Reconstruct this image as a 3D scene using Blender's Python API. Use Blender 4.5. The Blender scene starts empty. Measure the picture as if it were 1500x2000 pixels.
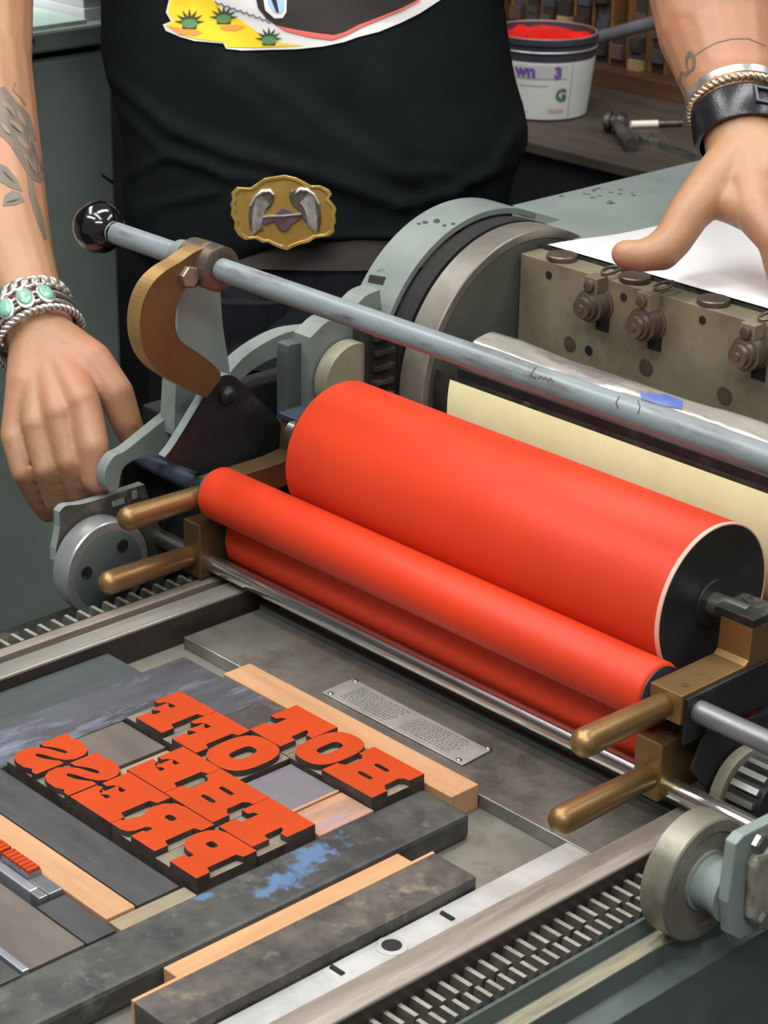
import bpy, bmesh, math, random
from mathutils import Vector, Matrix, noise
from mathutils.bvhtree import BVHTree
random.seed(7)
PI = math.pi
S = bpy.context.scene
COL = S.collection

# ------------------------------------------------------------------ camera
F_PX, CX, CY = 4268.207, 750.0, 1000.0            # focal length and centre in pixels of the 1500x2000 frame
YAW, PITCH, ROLL = map(math.radians, (-46.6081, -22.8785, 0.8985))
fwd = Vector((math.sin(YAW)*math.cos(PITCH), math.cos(YAW)*math.cos(PITCH), math.sin(PITCH)))
rt0 = Vector((math.cos(YAW), -math.sin(YAW), 0)); up0 = rt0.cross(fwd)
RT = math.cos(ROLL)*rt0 + math.sin(ROLL)*up0
UP = -math.sin(ROLL)*rt0 + math.cos(ROLL)*up0
CAM = Vector((0.8851, -0.9490, 0.6743))
cd = bpy.data.cameras.new('camera'); co = bpy.data.objects.new('camera', cd); COL.objects.link(co)
cd.sensor_fit = 'VERTICAL'; cd.sensor_height = 24.0; cd.lens = F_PX/2000*24.0
cd.clip_start = 0.02; cd.clip_end = 50
co.matrix_world = Matrix(((RT.x, UP.x, -fwd.x, CAM.x), (RT.y, UP.y, -fwd.y, CAM.y), (RT.z, UP.z, -fwd.z, CAM.z), (0, 0, 0, 1)))
S.camera = co
cd.dof.use_dof = True; cd.dof.focus_distance = 1.38; cd.dof.aperture_fstop = 16.0

# ------------------------------------------------------------------ light
S.view_settings.view_transform = 'Standard'; S.view_settings.look = 'None'
S.view_settings.gamma = 1.0; S.view_settings.use_curve_mapping = False
S.view_settings.exposure = 0.33
wd = bpy.data.worlds.new('world'); S.world = wd; wd.use_nodes = True
wd.node_tree.nodes['Background'].inputs[0].default_value = (0.95, 0.97, 1.0, 1)
wd.node_tree.nodes['Background'].inputs[1].default_value = 0.25

def area(name, loc, target, sx, sy, power, col=(1, 0.985, 0.955)):
    l = bpy.data.lights.new(name, 'AREA'); l.shape = 'RECTANGLE'; l.size = sx; l.size_y = sy
    l.energy = power; l.color = col
    o = bpy.data.objects.new(name, l); COL.objects.link(o); o.location = loc
    o.rotation_euler = (Vector(target)-Vector(loc)).to_track_quat('-Z', 'Y').to_euler()
    return o
# strip lights hanging under the workshop ceiling; the last two are added fill
area('ceiling_strip_or_fill', (0.25, -0.55, 1.75), (0.25, -0.5, 0), 1.3, 0.25, 11)
area('ceiling_strip_or_fill', (-0.2, 0.35, 1.75), (-0.5, 0.35, 0), 1.3, 0.25, 15)
area('ceiling_strip_or_fill', (0.9, 0.9, 1.75), (0.85, 0.85, 0), 1.3, 0.25, 13)
area('ceiling_strip_or_fill', (1.3, -1.2, 1.75), (0.5, -0.5, 0), 1.3, 0.25, 17)

area('ceiling_strip_or_fill', (-0.35, -1.25, 1.75), (-0.4, -1.0, 0), 1.3, 0.25, 16)  # unseen fill, added to brighten the cabinet front
area('ceiling_strip_or_fill', (-1.15, -0.35, 1.75), (-1.0, -0.2, 0), 1.3, 0.25, 14)  # unseen fill, added over the cabinet to lift its brightness

# ------------------------------------------------------------------ pixel -> place
def ray(u, v): return RT*((u-CX)/F_PX) + UP*(-(v-CY)/F_PX) + fwd
def P(u, v, x=None, y=None, z=None):
    d = ray(u, v)
    t = (x-CAM.x)/d.x if x is not None else (y-CAM.y)/d.y if y is not None else (z-CAM.z)/d.z
    return CAM + d*t
def D(u, v, dep): return CAM + ray(u, v)*dep
def plane_pt(u, v, p0, n):
    d = ray(u, v); return CAM + d*((p0-CAM).dot(n)/d.dot(n))

# ------------------------------------------------------------------ materials
def lin(h):
    if isinstance(h, str):
        h = tuple(int(h[i:i+2], 16)/255 for i in (0, 2, 4))
    return tuple((c/12.92 if c <= 0.04045 else ((c+0.055)/1.055)**2.4) for c in h)+(1,)
MATS = {}
def M(name, c1, c2=None, s=40, r=0.5, m=0.0, bump=0.0, bs=None, ramp=(0.38, 0.62), st=(1, 1, 1), r2=None, c3=None, s3=12, ramp3=(0.55, 0.62), sss=0, coat=0, det=6, spec=0.5):
    if name in MATS: return MATS[name]
    mt = bpy.data.materials.new(name); mt.use_nodes = True; nt = mt.node_tree; N, L = nt.nodes, nt.links
    b = N['Principled BSDF']
    b.inputs['Base Color'].default_value = lin(c1); b.inputs['Roughness'].default_value = r; b.inputs['Metallic'].default_value = m
    b.inputs['Specular IOR Level'].default_value = spec
    if coat: b.inputs['Coat Weight'].default_value = coat; b.inputs['Coat Roughness'].default_value = 0.12
    if sss: b.inputs['Subsurface Weight'].default_value = sss; b.inputs['Subsurface Radius'].default_value = (0.012, 0.005, 0.003); b.inputs['Subsurface Scale'].default_value = 0.5
    tc = N.new('ShaderNodeTexCoord'); mp = N.new('ShaderNodeMapping'); mp.inputs['Scale'].default_value = st
    oi = N.new('ShaderNodeObjectInfo'); ad = N.new('ShaderNodeVectorMath'); ad.operation = 'ADD'
    sc = N.new('ShaderNodeVectorMath'); sc.operation = 'SCALE'; sc.inputs['Scale'].default_value = 7.3
    L.new(oi.outputs['Random'], sc.inputs[0]); L.new(tc.outputs['Object'], ad.inputs[0]); L.new(sc.outputs[0], ad.inputs[1]); L.new(ad.outputs[0], mp.inputs[0])
    if c2:
        n = N.new('ShaderNodeTexNoise'); n.inputs['Scale'].default_value = s; n.inputs['Detail'].default_value = det; n.inputs['Roughness'].default_value = 0.65
        L.new(mp.outputs[0], n.inputs['Vector'])
        cr = N.new('ShaderNodeValToRGB'); e = cr.color_ramp.elements
        e[0].position, e[1].position = ramp; e[0].color = lin(c1); e[1].color = lin(c2)
        L.new(n.outputs['Fac'], cr.inputs[0]); out = cr.outputs[0]
        if c3:
            n3 = N.new('ShaderNodeTexNoise'); n3.inputs['Scale'].default_value = s3; n3.inputs['Detail'].default_value = 8; n3.inputs['Roughness'].default_value = 0.7
            L.new(mp.outputs[0], n3.inputs['Vector'])
            r3 = N.new('ShaderNodeMapRange'); r3.inputs[1].default_value, r3.inputs[2].default_value = ramp3
            L.new(n3.outputs['Fac'], r3.inputs[0])
            mx = N.new('ShaderNodeMix'); mx.data_type = 'RGBA'
            L.new(r3.outputs[0], mx.inputs[0]); L.new(out, mx.inputs[6]); mx.inputs[7].default_value = lin(c3); out = mx.outputs[2]
        L.new(out, b.inputs['Base Color'])
        if r2 is not None:
            mr = N.new('ShaderNodeMapRange'); mr.inputs[1].default_value = 0.35; mr.inputs[2].default_value = 0.65; mr.inputs[3].default_value = r; mr.inputs[4].default_value = r2
            L.new(n.outputs['Fac'], mr.inputs[0]); L.new(mr.outputs[0], b.inputs['Roughness'])
    if bump:
        nb = N.new('ShaderNodeTexNoise'); nb.inputs['Scale'].default_value = bs or s; nb.inputs['Detail'].default_value = 5
        L.new(mp.outputs[0], nb.inputs['Vector'])
        bp = N.new('ShaderNodeBump'); bp.inputs['Strength'].default_value = bump; bp.inputs['Distance'].default_value = 0.002
        L.new(nb.outputs['Fac'], bp.inputs['Height']); L.new(bp.outputs[0], b.inputs['Normal'])
    MATS[name] = mt
    return mt
red_ink = M('red_ink', 'd03c1e', 'c7371b', s=6, r=0.5, bump=0.05, bs=900, spec=0.3)
type_ink = M('type_ink', 'ad3c11', 'a43810', s=14, r=0.55, bump=0.12, bs=1200, spec=0.2)
type_wood = M('type_wood_dark', '2b2420', '453a34', s=60, r=0.7)
type_shoulder = M('type_shoulder', '79725f', '625b50', s=40, r=0.7)
bed_metal = M('bed_metal', '706e65', '817e74', s=18, r=0.45, m=0.35, c3='5e5e56', s3=30, ramp3=(0.55, 0.75))
plate_metal = M('plate_metal', 'a3a49b', '8a8b82', s=12, r=0.33, m=0.7, c3='3b3836', s3=9, ramp3=(0.46, 0.72))  # dark stains, spread wider to stand in for shade near the rollers
rail_metal = M('rail_metal', '9d9388', '857b71', s=14, r=0.42, m=0.35, st=(6, 0.5, 6), c3='6d6258', s3=20, ramp3=(0.5, 0.8))
far_rail = M('far_rail_metal', 'a7a69d', '8f8e86', s=14, r=0.36, m=0.55, st=(6, 0.6, 6))
alu = M('aluminium_scale', 'c9cbc8', 'b3b5b1', s=30, r=0.42, m=0.5)
dark_metal = M('dark_greasy_metal', '3a3a35', '262622', s=50, r=0.5, m=0.5, c3='57564e', s3=22)
tooth_metal = M('rack_tooth_metal', '6f6e66', '55544d', s=80, r=0.42, m=0.6)
grey_paint = M('grey_green_paint', '7f8a86', '757f7b', s=10, r=0.4, c3='626c68', s3=40, ramp3=(0.62, 0.72))
grey_paint_worn = M('worn_grey_paint', '767f7b', '69726d', s=14, r=0.45, c3='2d2a27', s3=36, ramp3=(0.64, 0.7))
grey_dark = M('dark_grey_paint', '4f5956', '454e4b', s=10, r=0.5)
black_iron = M('black_iron', '1a1b1b', '26262a', s=24, r=0.45, m=0.2, c3='4a4742', s3=18, ramp3=(0.58, 0.8))
black_matt = M('black_shadow_iron', '0c0c0c', '151514', s=30, r=0.8)
drum_end = M('drum_end_black', '10161a', '1a2226', s=14, r=0.5, c3='3b4042', s3=16, ramp3=(0.6, 0.85))
brass = M('brass', '96784f', '7d623e', s=14, r=0.36, m=0.75, r2=0.45, c3='5b4326', s3=30, ramp3=(0.6, 0.8))
brass_dark = M('bronze_brown', '6b5334', '5b462b', s=16, r=0.45, m=0.45, c3='4a371f', s3=24, ramp3=(0.6, 0.85))
steel = M('steel', 'a9a9a4', '8e8e88', s=40, r=0.3, m=0.85, st=(0.4, 4, 4))
chrome = M('chrome_rod', 'dcdad6', 'bab6b1', s=24, r=0.18, m=0.95, st=(0.3, 6, 6), c3='5d574f', s3=60, ramp3=(0.62, 0.8))
steel_blue = M('blued_steel', '5b6478', '484f60', s=40, r=0.35, m=0.7)
gripper_metal = M('gripper_bar_metal', '8d866f', '736c57', s=16, r=0.45, m=0.4, c3='655740', s3=14, ramp3=(0.6, 0.8))
brown_steel = M('browned_steel', '6d6357', '574e45', s=40, r=0.4, m=0.6)
rod_paint = M('grey_rod_paint', '7d8689', '6f787b', s=16, r=0.35, c3='4a3a3c', s3=22, ramp3=(0.52, 0.72), st=(0.5, 3, 3))
bakelite = M('black_bakelite', '0a0a0e', r=0.12, coat=0.4)
cream_paper = M('tympan_paper', 'dfe0b2', 'dadaa8', s=30, r=0.6)
white_paper = M('white_paper', 'f2f0f1', r=0.6)
plastic = M('crumpled_plastic', '7e7b73', '8d8a82', s=40, r=0.22, bump=0.3, bs=70, coat=0.6, c3='6d6462', s3=18, st=(0.4, 2, 2))
maple = M('maple_wood', 'b38a65', 'a57c57', s=9, r=0.55, st=(1, 10, 10), c3='c98f72', s3=8, ramp3=(0.6, 0.85))
maple_y = M('maple_wood_lengthwise', 'b88f66', 'ab8158', s=9, r=0.55, st=(10, 1, 10))
pinkish = M('stained_maple', 'ab7f63', '8f6e60', s=12, r=0.6, st=(8, 1.2, 8), c3='8f7d83', s3=9)
dark_wood = M('dark_stained_wood', '46474a', '5a5a5c', s=26, r=0.62, c3='6f6f70', s3=20, ramp3=(0.58, 0.8))
dark_wood_x = M('dark_stained_wood_plain', '2e2f31', '3d3d3f', s=18, r=0.6, st=(1, 4, 4), c3='4d4c4a', s3=22, ramp3=(0.58, 0.8))
black_wood = M('blackened_wood', '33302f', '433d3b', s=16, r=0.6, c3='564b47', s3=20)
brown_plate = M('brown_grey_furniture', '5f5750', '504943', s=12, r=0.55, st=(1, 3, 1))
green_wood = M('green_grey_furniture', '3c4546', '343c3c', s=14, r=0.6, st=(4, 1, 4))
blue_wood = M('blue_grey_smeared_wood', '4a4c54', '343437', s=7, r=0.55, st=(4, 1, 4), c3='747d8d', s3=6, ramp3=(0.52, 0.66))
mottled = M('mottled_dark_bar', '282a2b', '43443f', s=34, r=0.55, c3='5b5a53', s3=40, ramp3=(0.56, 0.72))
mottled2 = M('mottled_worn_block', '2b2b2c', '544e47', s=34, r=0.55, c3='786e5c', s3=40, ramp3=(0.56, 0.72))
lead_metal = M('type_metal', '8f9296', '7b7d80', s=30, r=0.35, m=0.7)
lead_bright = M('bright_slug_metal', 'b9c0cc', 'a8aeb9', s=30, r=0.3, m=0.7)
quad = M('grey_quad', '6b6a6c', '5f5e61', s=14, r=0.5, c3='6d6370', s3=8)
tan_reglet = M('tan_reglet', '8d8069', '7d715c', s=14, r=0.6, st=(6, 1, 6))
blue_paint = M('blue_ink_patch', '6a8fb8', '5f82a8', s=30, r=0.55)
skin = M('skin', 'a27a5b', '976f51', s=14, r=0.5, bump=0.10, bs=260, sss=0.12, c3='ab705a', s3=9, ramp3=(0.5, 0.75))
ink_tattoo = M('tattoo_ink', '625a4f', '6f6456', s=40, r=0.55)
ink_tattoo_l = M('tattoo_ink_light', '85745f', '776856', s=40, r=0.55)
shirt_m = M('black_cotton', '080d0f', '0b1113', s=30, r=0.9, bump=0.25, bs=900, spec=0.15)
jeans_m = M('black_denim', '121418', '1a1c21', s=60, r=0.9, bump=0.3, bs=1100, spec=0.15)
belt_m = M('brown_leather', '2a2019', '1e1712', s=30, r=0.6)
gold = M('gold_buckle', 'b8964e', 'a5823d', s=30, r=0.36, m=0.75)
silver = M('silver', 'dcd8d3', 'b5afa8', s=120, r=0.3, m=0.8)
pewter = M('dark_pewter', '6b655d', '4b453f', s=120, r=0.35, m=0.7)
turq = M('turquoise', '7fb59c', '6aa48c', s=160, r=0.25, coat=0.4)
leather = M('black_leather', '15151a', '1c1c22', s=120, r=0.28, bump=0.1, bs=500)
cab_paint = M('cabinet_grey_paint', '93a29b', '8a9791', s=8, r=0.5, bump=0.05, bs=600)

# ------------------------------------------------------------------ mesh tools
WL = {}
class B:
    """collects shapes, then becomes one mesh object"""
    def __init__(s): s.v = []; s.f = []; s.mi = []; s.cur = 0
    def add(s, v, f):
        n = len(s.v); s.v += [Vector(p) for p in v]; s.f += [tuple(i+n for i in q) for q in f]; s.mi += [s.cur]*len(f); return s
    def box(s, x0, x1, y0, y1, z0, z1):
        v = [(x, y, z) for z in (z0, z1) for y in (y0, y1) for x in (x0, x1)]
        return s.add(v, [(0, 2, 3, 1), (4, 5, 7, 6), (0, 1, 5, 4), (2, 6, 7, 3), (0, 4, 6, 2), (1, 3, 7, 5)])
    def tube(s, pts, rs, n=20, caps=True, closed=False, sq=1.0, up=None):
        pts = [Vector(p) for p in pts]; rs = rs if isinstance(rs, (list, tuple)) else [rs]*len(pts)
        ring = []; k = len(pts); prev = None
        for i, p in enumerate(pts):
            if closed: t = pts[(i+1) % k]-pts[i-1]
            else: t = pts[min(i+1, k-1)]-pts[max(i-1, 0)]
            if t.length < 1e-9: t = prev_t
            t = t.normalized(); prev_t = t
            if prev is None:
                a = Vector(up) if up is not None else (Vector((0, 0, 1)) if abs(t.z) < 0.9 else Vector((0, 1, 0)))
            else: a = prev
            a = (a-t*a.dot(t)); a = a.normalized() if a.length > 1e-6 else t.orthogonal().normalized()
            prev = a; b = t.cross(a)
            ring.append([p+(a*math.cos(2*PI*j/n)*sq+b*math.sin(2*PI*j/n))*rs[i] for j in range(n)])
        v = [q for rr in ring for q in rr]; f = []
        for i in range(k if closed else k-1):
            for j in range(n):
                a0 = i*n+j; a1 = i*n+(j+1) % n; i2 = (i+1) % k
                f.append((a0, a1, i2*n+(j+1) % n, i2*n+j))
        if caps and not closed:
            f.append(tuple(range(n))[::-1]); f.append(tuple((k-1)*n+j for j in range(n)))
        return s.add(v, f)
    def cyl(s, p0, p1, r, n=32, r1=None): return s.tube([p0, p1], [r, r if r1 is None else r1], n)
    def lathe(s, p0, axis, prof, n=32):
        p0 = Vector(p0); a = Vector(axis).normalized(); u = a.orthogonal().normalized(); w = a.cross(u)
        return s.loft([[p0+a*t+(u*math.cos(2*PI*j/n)+w*math.sin(2*PI*j/n))*max(r, 1e-5) for j in range(n)] for t, r in prof])
    def loft(s, rings, caps=True):
        n = len(rings[0]); v = [q for r in rings for q in r]; f = []
        for i in range(len(rings)-1):
            for j in range(n): f.append((i*n+j, i*n+(j+1) % n, (i+1)*n+(j+1) % n, (i+1)*n+j))
        if caps: f.append(tuple(range(n))[::-1]); f.append(tuple((len(rings)-1)*n+j for j in range(n)))
        return s.add(v, f)
    def poly(s, loops, mp, h0, h1, side_mi=None):
        """filled outline(s) with holes, extruded from h0 to h1; mp(a, b, h) gives the place"""
        c = bpy.data.curves.new('tmp', 'CURVE'); c.dimensions = '2D'; c.fill_mode = 'BOTH'
        for lp in loops:
            sp = c.splines.new('POLY'); sp.points.add(len(lp)-1); sp.use_cyclic_u = True
            for i, q in enumerate(lp): sp.points[i].co = (q[0], q[1], 0, 1)
        o = bpy.data.objects.new('tmp', c); me = bpy.data.meshes.new_from_object(o)
        tv = [v.co.copy() for v in me.vertices]; tf = [tuple(p.vertices) for p in me.polygons]
        bpy.data.objects.remove(o); bpy.data.curves.remove(c); bpy.data.meshes.remove(me)
        s.add([mp(q.x, q.y, h1) for q in tv], tf)
        if h0 is not None:
            cur = s.cur
            if side_mi is not None: s.cur = side_mi
            s.add([mp(q.x, q.y, h0) for q in tv], [t[::-1] for t in tf])
            for lp in loops:
                k = len(lp)
                s.add([mp(a, b, h0) for a, b in lp]+[mp(a, b, h1) for a, b in lp], [(i, (i+1) % k, k+(i+1) % k, k+i) for i in range(k)])
            s.cur = cur
        return s
    def build(s, name, mat, parent=None, smooth=None, bevel=0, origin=None, recalc=True):
        mats = mat if isinstance(mat, (list, tuple)) else [mat]
        lo = Vector(map(min, *[tuple(p) for p in s.v])); hi = Vector(map(max, *[tuple(p) for p in s.v]))
        c = (lo+hi)/2 if origin is None else Vector(origin)
        me = bpy.data.meshes.new(name); me.from_pydata([p-c for p in s.v], [], s.f)
        for m_ in mats: me.materials.append(m_)
        me.polygons.foreach_set('material_index', s.mi)
        if recalc:
            bm = bmesh.new(); bm.from_mesh(me); bmesh.ops.remove_doubles(bm, verts=bm.verts, dist=1e-6)
            bmesh.ops.recalc_face_normals(bm, faces=bm.faces); bm.to_mesh(me); bm.free()
        if smooth is not None:
            me.polygons.foreach_set('use_smooth', [True]*len(me.polygons))
            if smooth < 179: me.set_sharp_from_angle(angle=math.radians(smooth))
        o = link(name, me, c, parent)
        if bevel:
            bv = o.modifiers.new('edge', 'BEVEL'); bv.width = bevel; bv.segments = 2; bv.limit_method = 'ANGLE'; bv.angle_limit = math.radians(40)
        return o
def link(name, data, loc, parent=None):
    o = bpy.data.objects.new(name, data); COL.objects.link(o); WL[o] = Vector(loc)
    if parent is not None: o.parent = parent; o.location = Vector(loc)-WL[parent]
    else: o.location = loc
    return o
def copy(o, loc, parent=None):
    c = o.copy(); COL.objects.link(c); WL[c] = Vector(loc); c.parent = parent
    c.location = Vector(loc)-(WL[parent] if parent else Vector()); return c
def tag(o, label, cat, group=None):
    o['label'] = label; o['category'] = cat
    if group: o['group'] = group
    return o
def thing(name, label, cat, loc=(0, 0, 0), group=None): return tag(link(name, None, loc), label, cat, group)
def struct(o): o['kind'] = 'structure'; return o
def box(name, mat, parent, x0, x1, y0, y1, z0, z1, bevel=0.0008): return B().box(x0, x1, y0, y1, z0, z1).build(name, mat, parent, bevel=bevel)
def yz(x0, x1): return lambda a, b, h: Vector((x0+(x1-x0)*h, a, b))     # outline in the YZ plane, thickness along X
def arc(cy, cz, r, a0, a1, n=24): return [(cy+r*math.cos(math.radians(a0+(a1-a0)*i/n)), cz+r*math.sin(math.radians(a0+(a1-a0)*i/n))) for i in range(n+1)]

T = 0.0233            # type height over the bed
ZD = 0.1233           # height of the ink drum's axle over the bed
FLOOR = -0.90
# ================================================================== the room
struct(box('floor', M('floor_concrete', '4a4a48', '3c3c3a', s=4, r=0.7), None, -4, 4, -4, 4.5, FLOOR-0.1, FLOOR, 0))
struct(box('wall_back', M('back_wall', '34383a', '2d3032', s=3, r=0.9), None, -2.2, -2.1, -4, 4.5, FLOOR, 2.2, 0))
struct(box('wall_right', M('back_wall', '34383a'), None, -2.1, 4, 2.2, 2.3, FLOOR, 2.2, 0))

# ================================================================== the press: bed, rails, racks
bed = thing('press_bed', 'grey printing press bed with steel rails and toothed racks, carrying the locked-up type', 'printing press', (0, -0.1, FLOOR))
box('bed_plate', bed_metal, bed, -0.197, 0.199, -0.95, -0.046, -0.03, 0, 0.0005)
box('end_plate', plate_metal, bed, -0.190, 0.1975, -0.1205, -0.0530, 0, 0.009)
box('end_ledge', grey_dark, bed, -0.190, 0.1975, -0.0530, -0.0465, -0.02, 0.0125)
box('rail', far_rail, bed, -0.2155, -0.197, -0.95, 0.75, -0.05, T, 0.0012)
nr = B().poly([[(0.1995, -0.05), (0.1995, T), (0.2125, T), (0.2178, T-0.0035), (0.2178, -0.05)]], lambda a, b, h: Vector((a, -0.95+1.7*h, b)), 0, 1).build('rail', rail_metal, bed, bevel=0.0008)
rail_face = M('dark_rail_side', '3b322c', '2c2622', s=20, r=0.55, m=0.2, st=(4, 0.8, 4))  # dark brown overlay; on the far rail it stands in for shade
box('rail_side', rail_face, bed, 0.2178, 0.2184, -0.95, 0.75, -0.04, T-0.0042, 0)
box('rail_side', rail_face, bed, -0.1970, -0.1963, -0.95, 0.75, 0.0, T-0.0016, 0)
sc_ = box('scale_strip', alu, bed, 0.168, 0.1992, -0.95, -0.1215, 0, 0.0095, 0.0005)
for (u, v) in ((875, 1791), (660, 1897)):
    p = P(u, v, z=0.0095); B().cyl(p+Vector((-0.005, 0, 0.0001)), p+Vector((0.004, 0, 0.0001)), 0.0016, 12).build('slot', black_matt, sc_)
p = P(765, 1848, z=0.0095)
B().cyl((p.x, p.y, 0.0095), (p.x, p.y, 0.0101), 0.0088, 28).build('countersink', alu, sc_, bevel=0.0002)
B().cyl((p.x, p.y, 0.0098), (p.x, p.y, 0.0103), 0.0056, 24).build('bolt_hole', black_matt, sc_)
# bearer tracks and frame, near side
box('rack_bed', dark_metal, bed, 0.2178, 0.2455, -0.95, 0.75, -0.06, 0.0035, 0)
LEDGE = [(0.2455, -0.10), (0.2455, 0.0072), (0.2480, 0.0072), (0.2495, -0.0030), (0.2618, -0.0030), (0.2636, -0.0150), (0.2760, -0.0190), (0.2780, -0.05), (0.2780, -0.10)]
cr_paint = M('worn_cream_track', '9a957f', '7f7b69', s=22, r=0.4, m=0.2, c3='4d4c43', s3=14, ramp3=(0.55, 0.75), st=(6, 0.6, 6))
B().poly([LEDGE], lambda a, b, h: Vector((a, -0.95+1.7*h, b)), 0, 1).build('bearer_track', grey_dark, bed, bevel=0.0006)
box('wheel_track', cr_paint, bed, 0.2507, 0.2618, -0.95, 0.75, -0.030, -0.0024, 0.0004)
box('frame_side', M('frame_dark', '2c3130', '262b2a', s=8, r=0.5), bed, -0.24, 0.274, -0.95, 0.75, -0.5, -0.04, 0.002)
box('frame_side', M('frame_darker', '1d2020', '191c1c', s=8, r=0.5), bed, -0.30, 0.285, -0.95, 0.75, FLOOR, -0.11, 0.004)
# far rack body and its bearer
box('rack_bed', dark_metal, bed, -0.2480, -0.2155, -0.95, 0.75, -0.05, T-0.010, 0.0005)
box('rack_rim', rail_metal, bed, -0.2335, -0.2238, -0.95, 0.75, -0.05, T-0.0005, 0.0004)
box('wheel_track', dark_metal, bed, -0.30, -0.2480, -0.95, 0.75, -0.05, -0.0020, 0.0005)
# rack teeth, one by one
def teeth(name, x0, x1, zt, zb, pitch, ys, ye, mat, frac=0.36):
    rk = link(name, None, ((x0+x1)/2, (ys+ye)/2, zb), bed)
    w = pitch*frac; b = B()
    v = []
    for xx in (x0, x1):
        v += [(xx, -pitch*0.36, zb), (xx, pitch*0.36, zb), (xx, w/2, zt), (xx, -w/2, zt)]
    b.add(v, [(0, 1, 2, 3), (7, 6, 5, 4), (0, 4, 5, 1), (1, 5, 6, 2), (2, 6, 7, 3), (3, 7, 4, 0)])
    b.mi[4] = 1
    t0 = b.build('tooth', [mat, tooth_top], rk); y = ys; first = True; base = WL[t0].copy()
    while y < ye:
        loc = Vector((base.x, y, base.z))
        if first: t0.location = loc-WL[rk]; WL[t0] = loc; first = False
        else: copy(t0, loc, rk)
        y += pitch
    return rk
tooth_top = M('polished_tooth_top', 'b3b0a6', '98958b', s=120, r=0.35, m=0.5)
teeth('tooth_rack', 0.2186, 0.2318, 0.0108, 0.0030, 0.0097, -0.40, 0.15, tooth_metal, 0.30)
teeth('tooth_rack', 0.2336, 0.2448, 0.0102, 0.0030, 0.0084, -0.405, 0.15, tooth_metal, 0.32)
teeth('tooth_rack', -0.2470, -0.2335, T, T-0.009, 0.0110, -0.42, 0.12, tooth_metal, 0.26)
# riveted instruction plate on the end plate
q = [P(u, v, z=0.0092) for u, v in ((628, 1354), (903, 1497), (958, 1468), (690, 1328))]
np_ = B()
np_.add([p+Vector((0, 0, 0.0002)) for p in q]+[p+Vector((0, 0, 0.0011)) for p in q], [(0, 1, 2, 3), (7, 6, 5, 4), (0, 4, 5, 1), (1, 5, 6, 2), (2, 6, 7, 3), (3, 7, 4, 0)])
npo = np_.build('instruction_plate', M('etched_plate', 'b5b5b0', 'a3a39d', s=60, r=0.4, m=0.5, c3='6f6c6c', s3=10, ramp3=(0.5, 0.8)), bed, bevel=0.0003)
eu = (q[1]-q[0]); ev = (q[3]-q[0])
for a, b_ in ((0.045, 0.10), (0.955, 0.10), (0.03, 0.95), (0.97, 0.95)):
    p = q[0]+eu*a+ev*b_; B().lathe(p+Vector((0, 0, 0.0009)), (0, 0, 1), [(0, 0.0022), (0.0008, 0.0020), (0.0013, 0.0008)], 14).build('rivet', steel, npo, smooth=60)
tx = B(); rr = random.Random(3)
for row in range(8):                                   # rows of etched lettering, far too small to read
    for colu in (0, 1):
        a = 0.10+0.43*colu; end = a+0.36
        while a < end-0.02:
            w = rr.uniform(0.008, 0.03); b0 = 0.16+row*0.09
            c = [q[0]+eu*a+ev*b0, q[0]+eu*(a+w)+ev*b0, q[0]+eu*(a+w)+ev*(b0+0.03), q[0]+eu*a+ev*(b0+0.03)]
            tx.add([p+Vector((0, 0, 0.00115)) for p in c], [(0, 1, 2, 3)]); a += w+0.008
te = tx.build('etched_lettering', M('etched_dark', '565453', r=0.6), npo, recalc=False); te['kind'] = 'stuff'

# ================================================================== ink rollers
def roller(name, label, x0, x1, y, z, r, endmat, core_r, core=(0, 0), rim=0.0012):
    t = thing(name, label, 'roller', (x0, y, z))
    o = B().lathe((x0, y, z), (1, 0, 0), [(0, r-rim), (rim, r), (x1-x0-rim, r), (x1-x0, r-rim)], 96).build('roller_sleeve', red_ink, t, smooth=50)
    for xe, s_ in ((x0, -1), (x1, 1)):
        B().lathe((xe, y, z), (s_, 0, 0), [(-0.001, r-rim-0.0002), (0.0012, r-rim-0.0002), (0.0012, r*0.90), (0.0006, r*0.88), (0.0006, r*0.3), (0.0020, r*0.29)], 64).build('end_cap', endmat, t, smooth=40)
    if core_r: B().cyl((x0-core[0], y, z), (x1+core[1], y, z), core_r, 24).build('core_shaft', steel, t, smooth=50)
    return t
YU, ZU = -0.0598, ZD-0.0345
drum = roller('ink_drum', 'large red inked drum with black end, the fattest roller', -0.165, 0.165, 0, ZD, 0.05, drum_end, 0.0075, (0.05, 0.028))
B().lathe((0.165, 0, ZD), (1, 0, 0), [(-0.002, 0.0500), (0.0016, 0.0498), (0.0016, 0.0489), (-0.0015, 0.0487)], 96).build('rim_ring', M('pale_worn_edge', 'd8a898', r=0.5), drum, smooth=60)
rider = roller('rider_roller', 'slim red inked roller lying in front of the large drum', -0.226, 0.1785, YU, ZU, 0.019, M('roller_end_grey', '4a4650', '3a363e', s=40, r=0.5), 0.0, (0, 0), 0.002)
B().cyl((-0.33, YU, ZU), (-0.226, YU, ZU), 0.0072, 24).build('core_shaft', steel_blue, rider, smooth=50)
B().cyl((0.1785, YU, ZU), (0.305, YU, ZU), 0.0068, 24).build('core_shaft', M('dull_steel_shaft', '7f8184', '66686b', s=40, r=0.4, m=0.6, st=(0.4, 4, 4)), rider, smooth=50)
form1 = roller('form_roller', 'red inked form roller low down, right behind the chrome guard rod', -0.222, 0.176, -0.0300, T+0.0282, 0.028, M('roller_end_violet', '6b6272', '564e5e', s=40, r=0.5), 0.006, (0.02, 0.02), 0.002)
form2 = roller('form_roller', 'red inked form roller hidden behind the large drum', -0.222, 0.20, 0.0300, T+0.0282, 0.028, M('roller_end_violet', '6b6272'), 0.006, (0.02, 0.01), 0.002)

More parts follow.
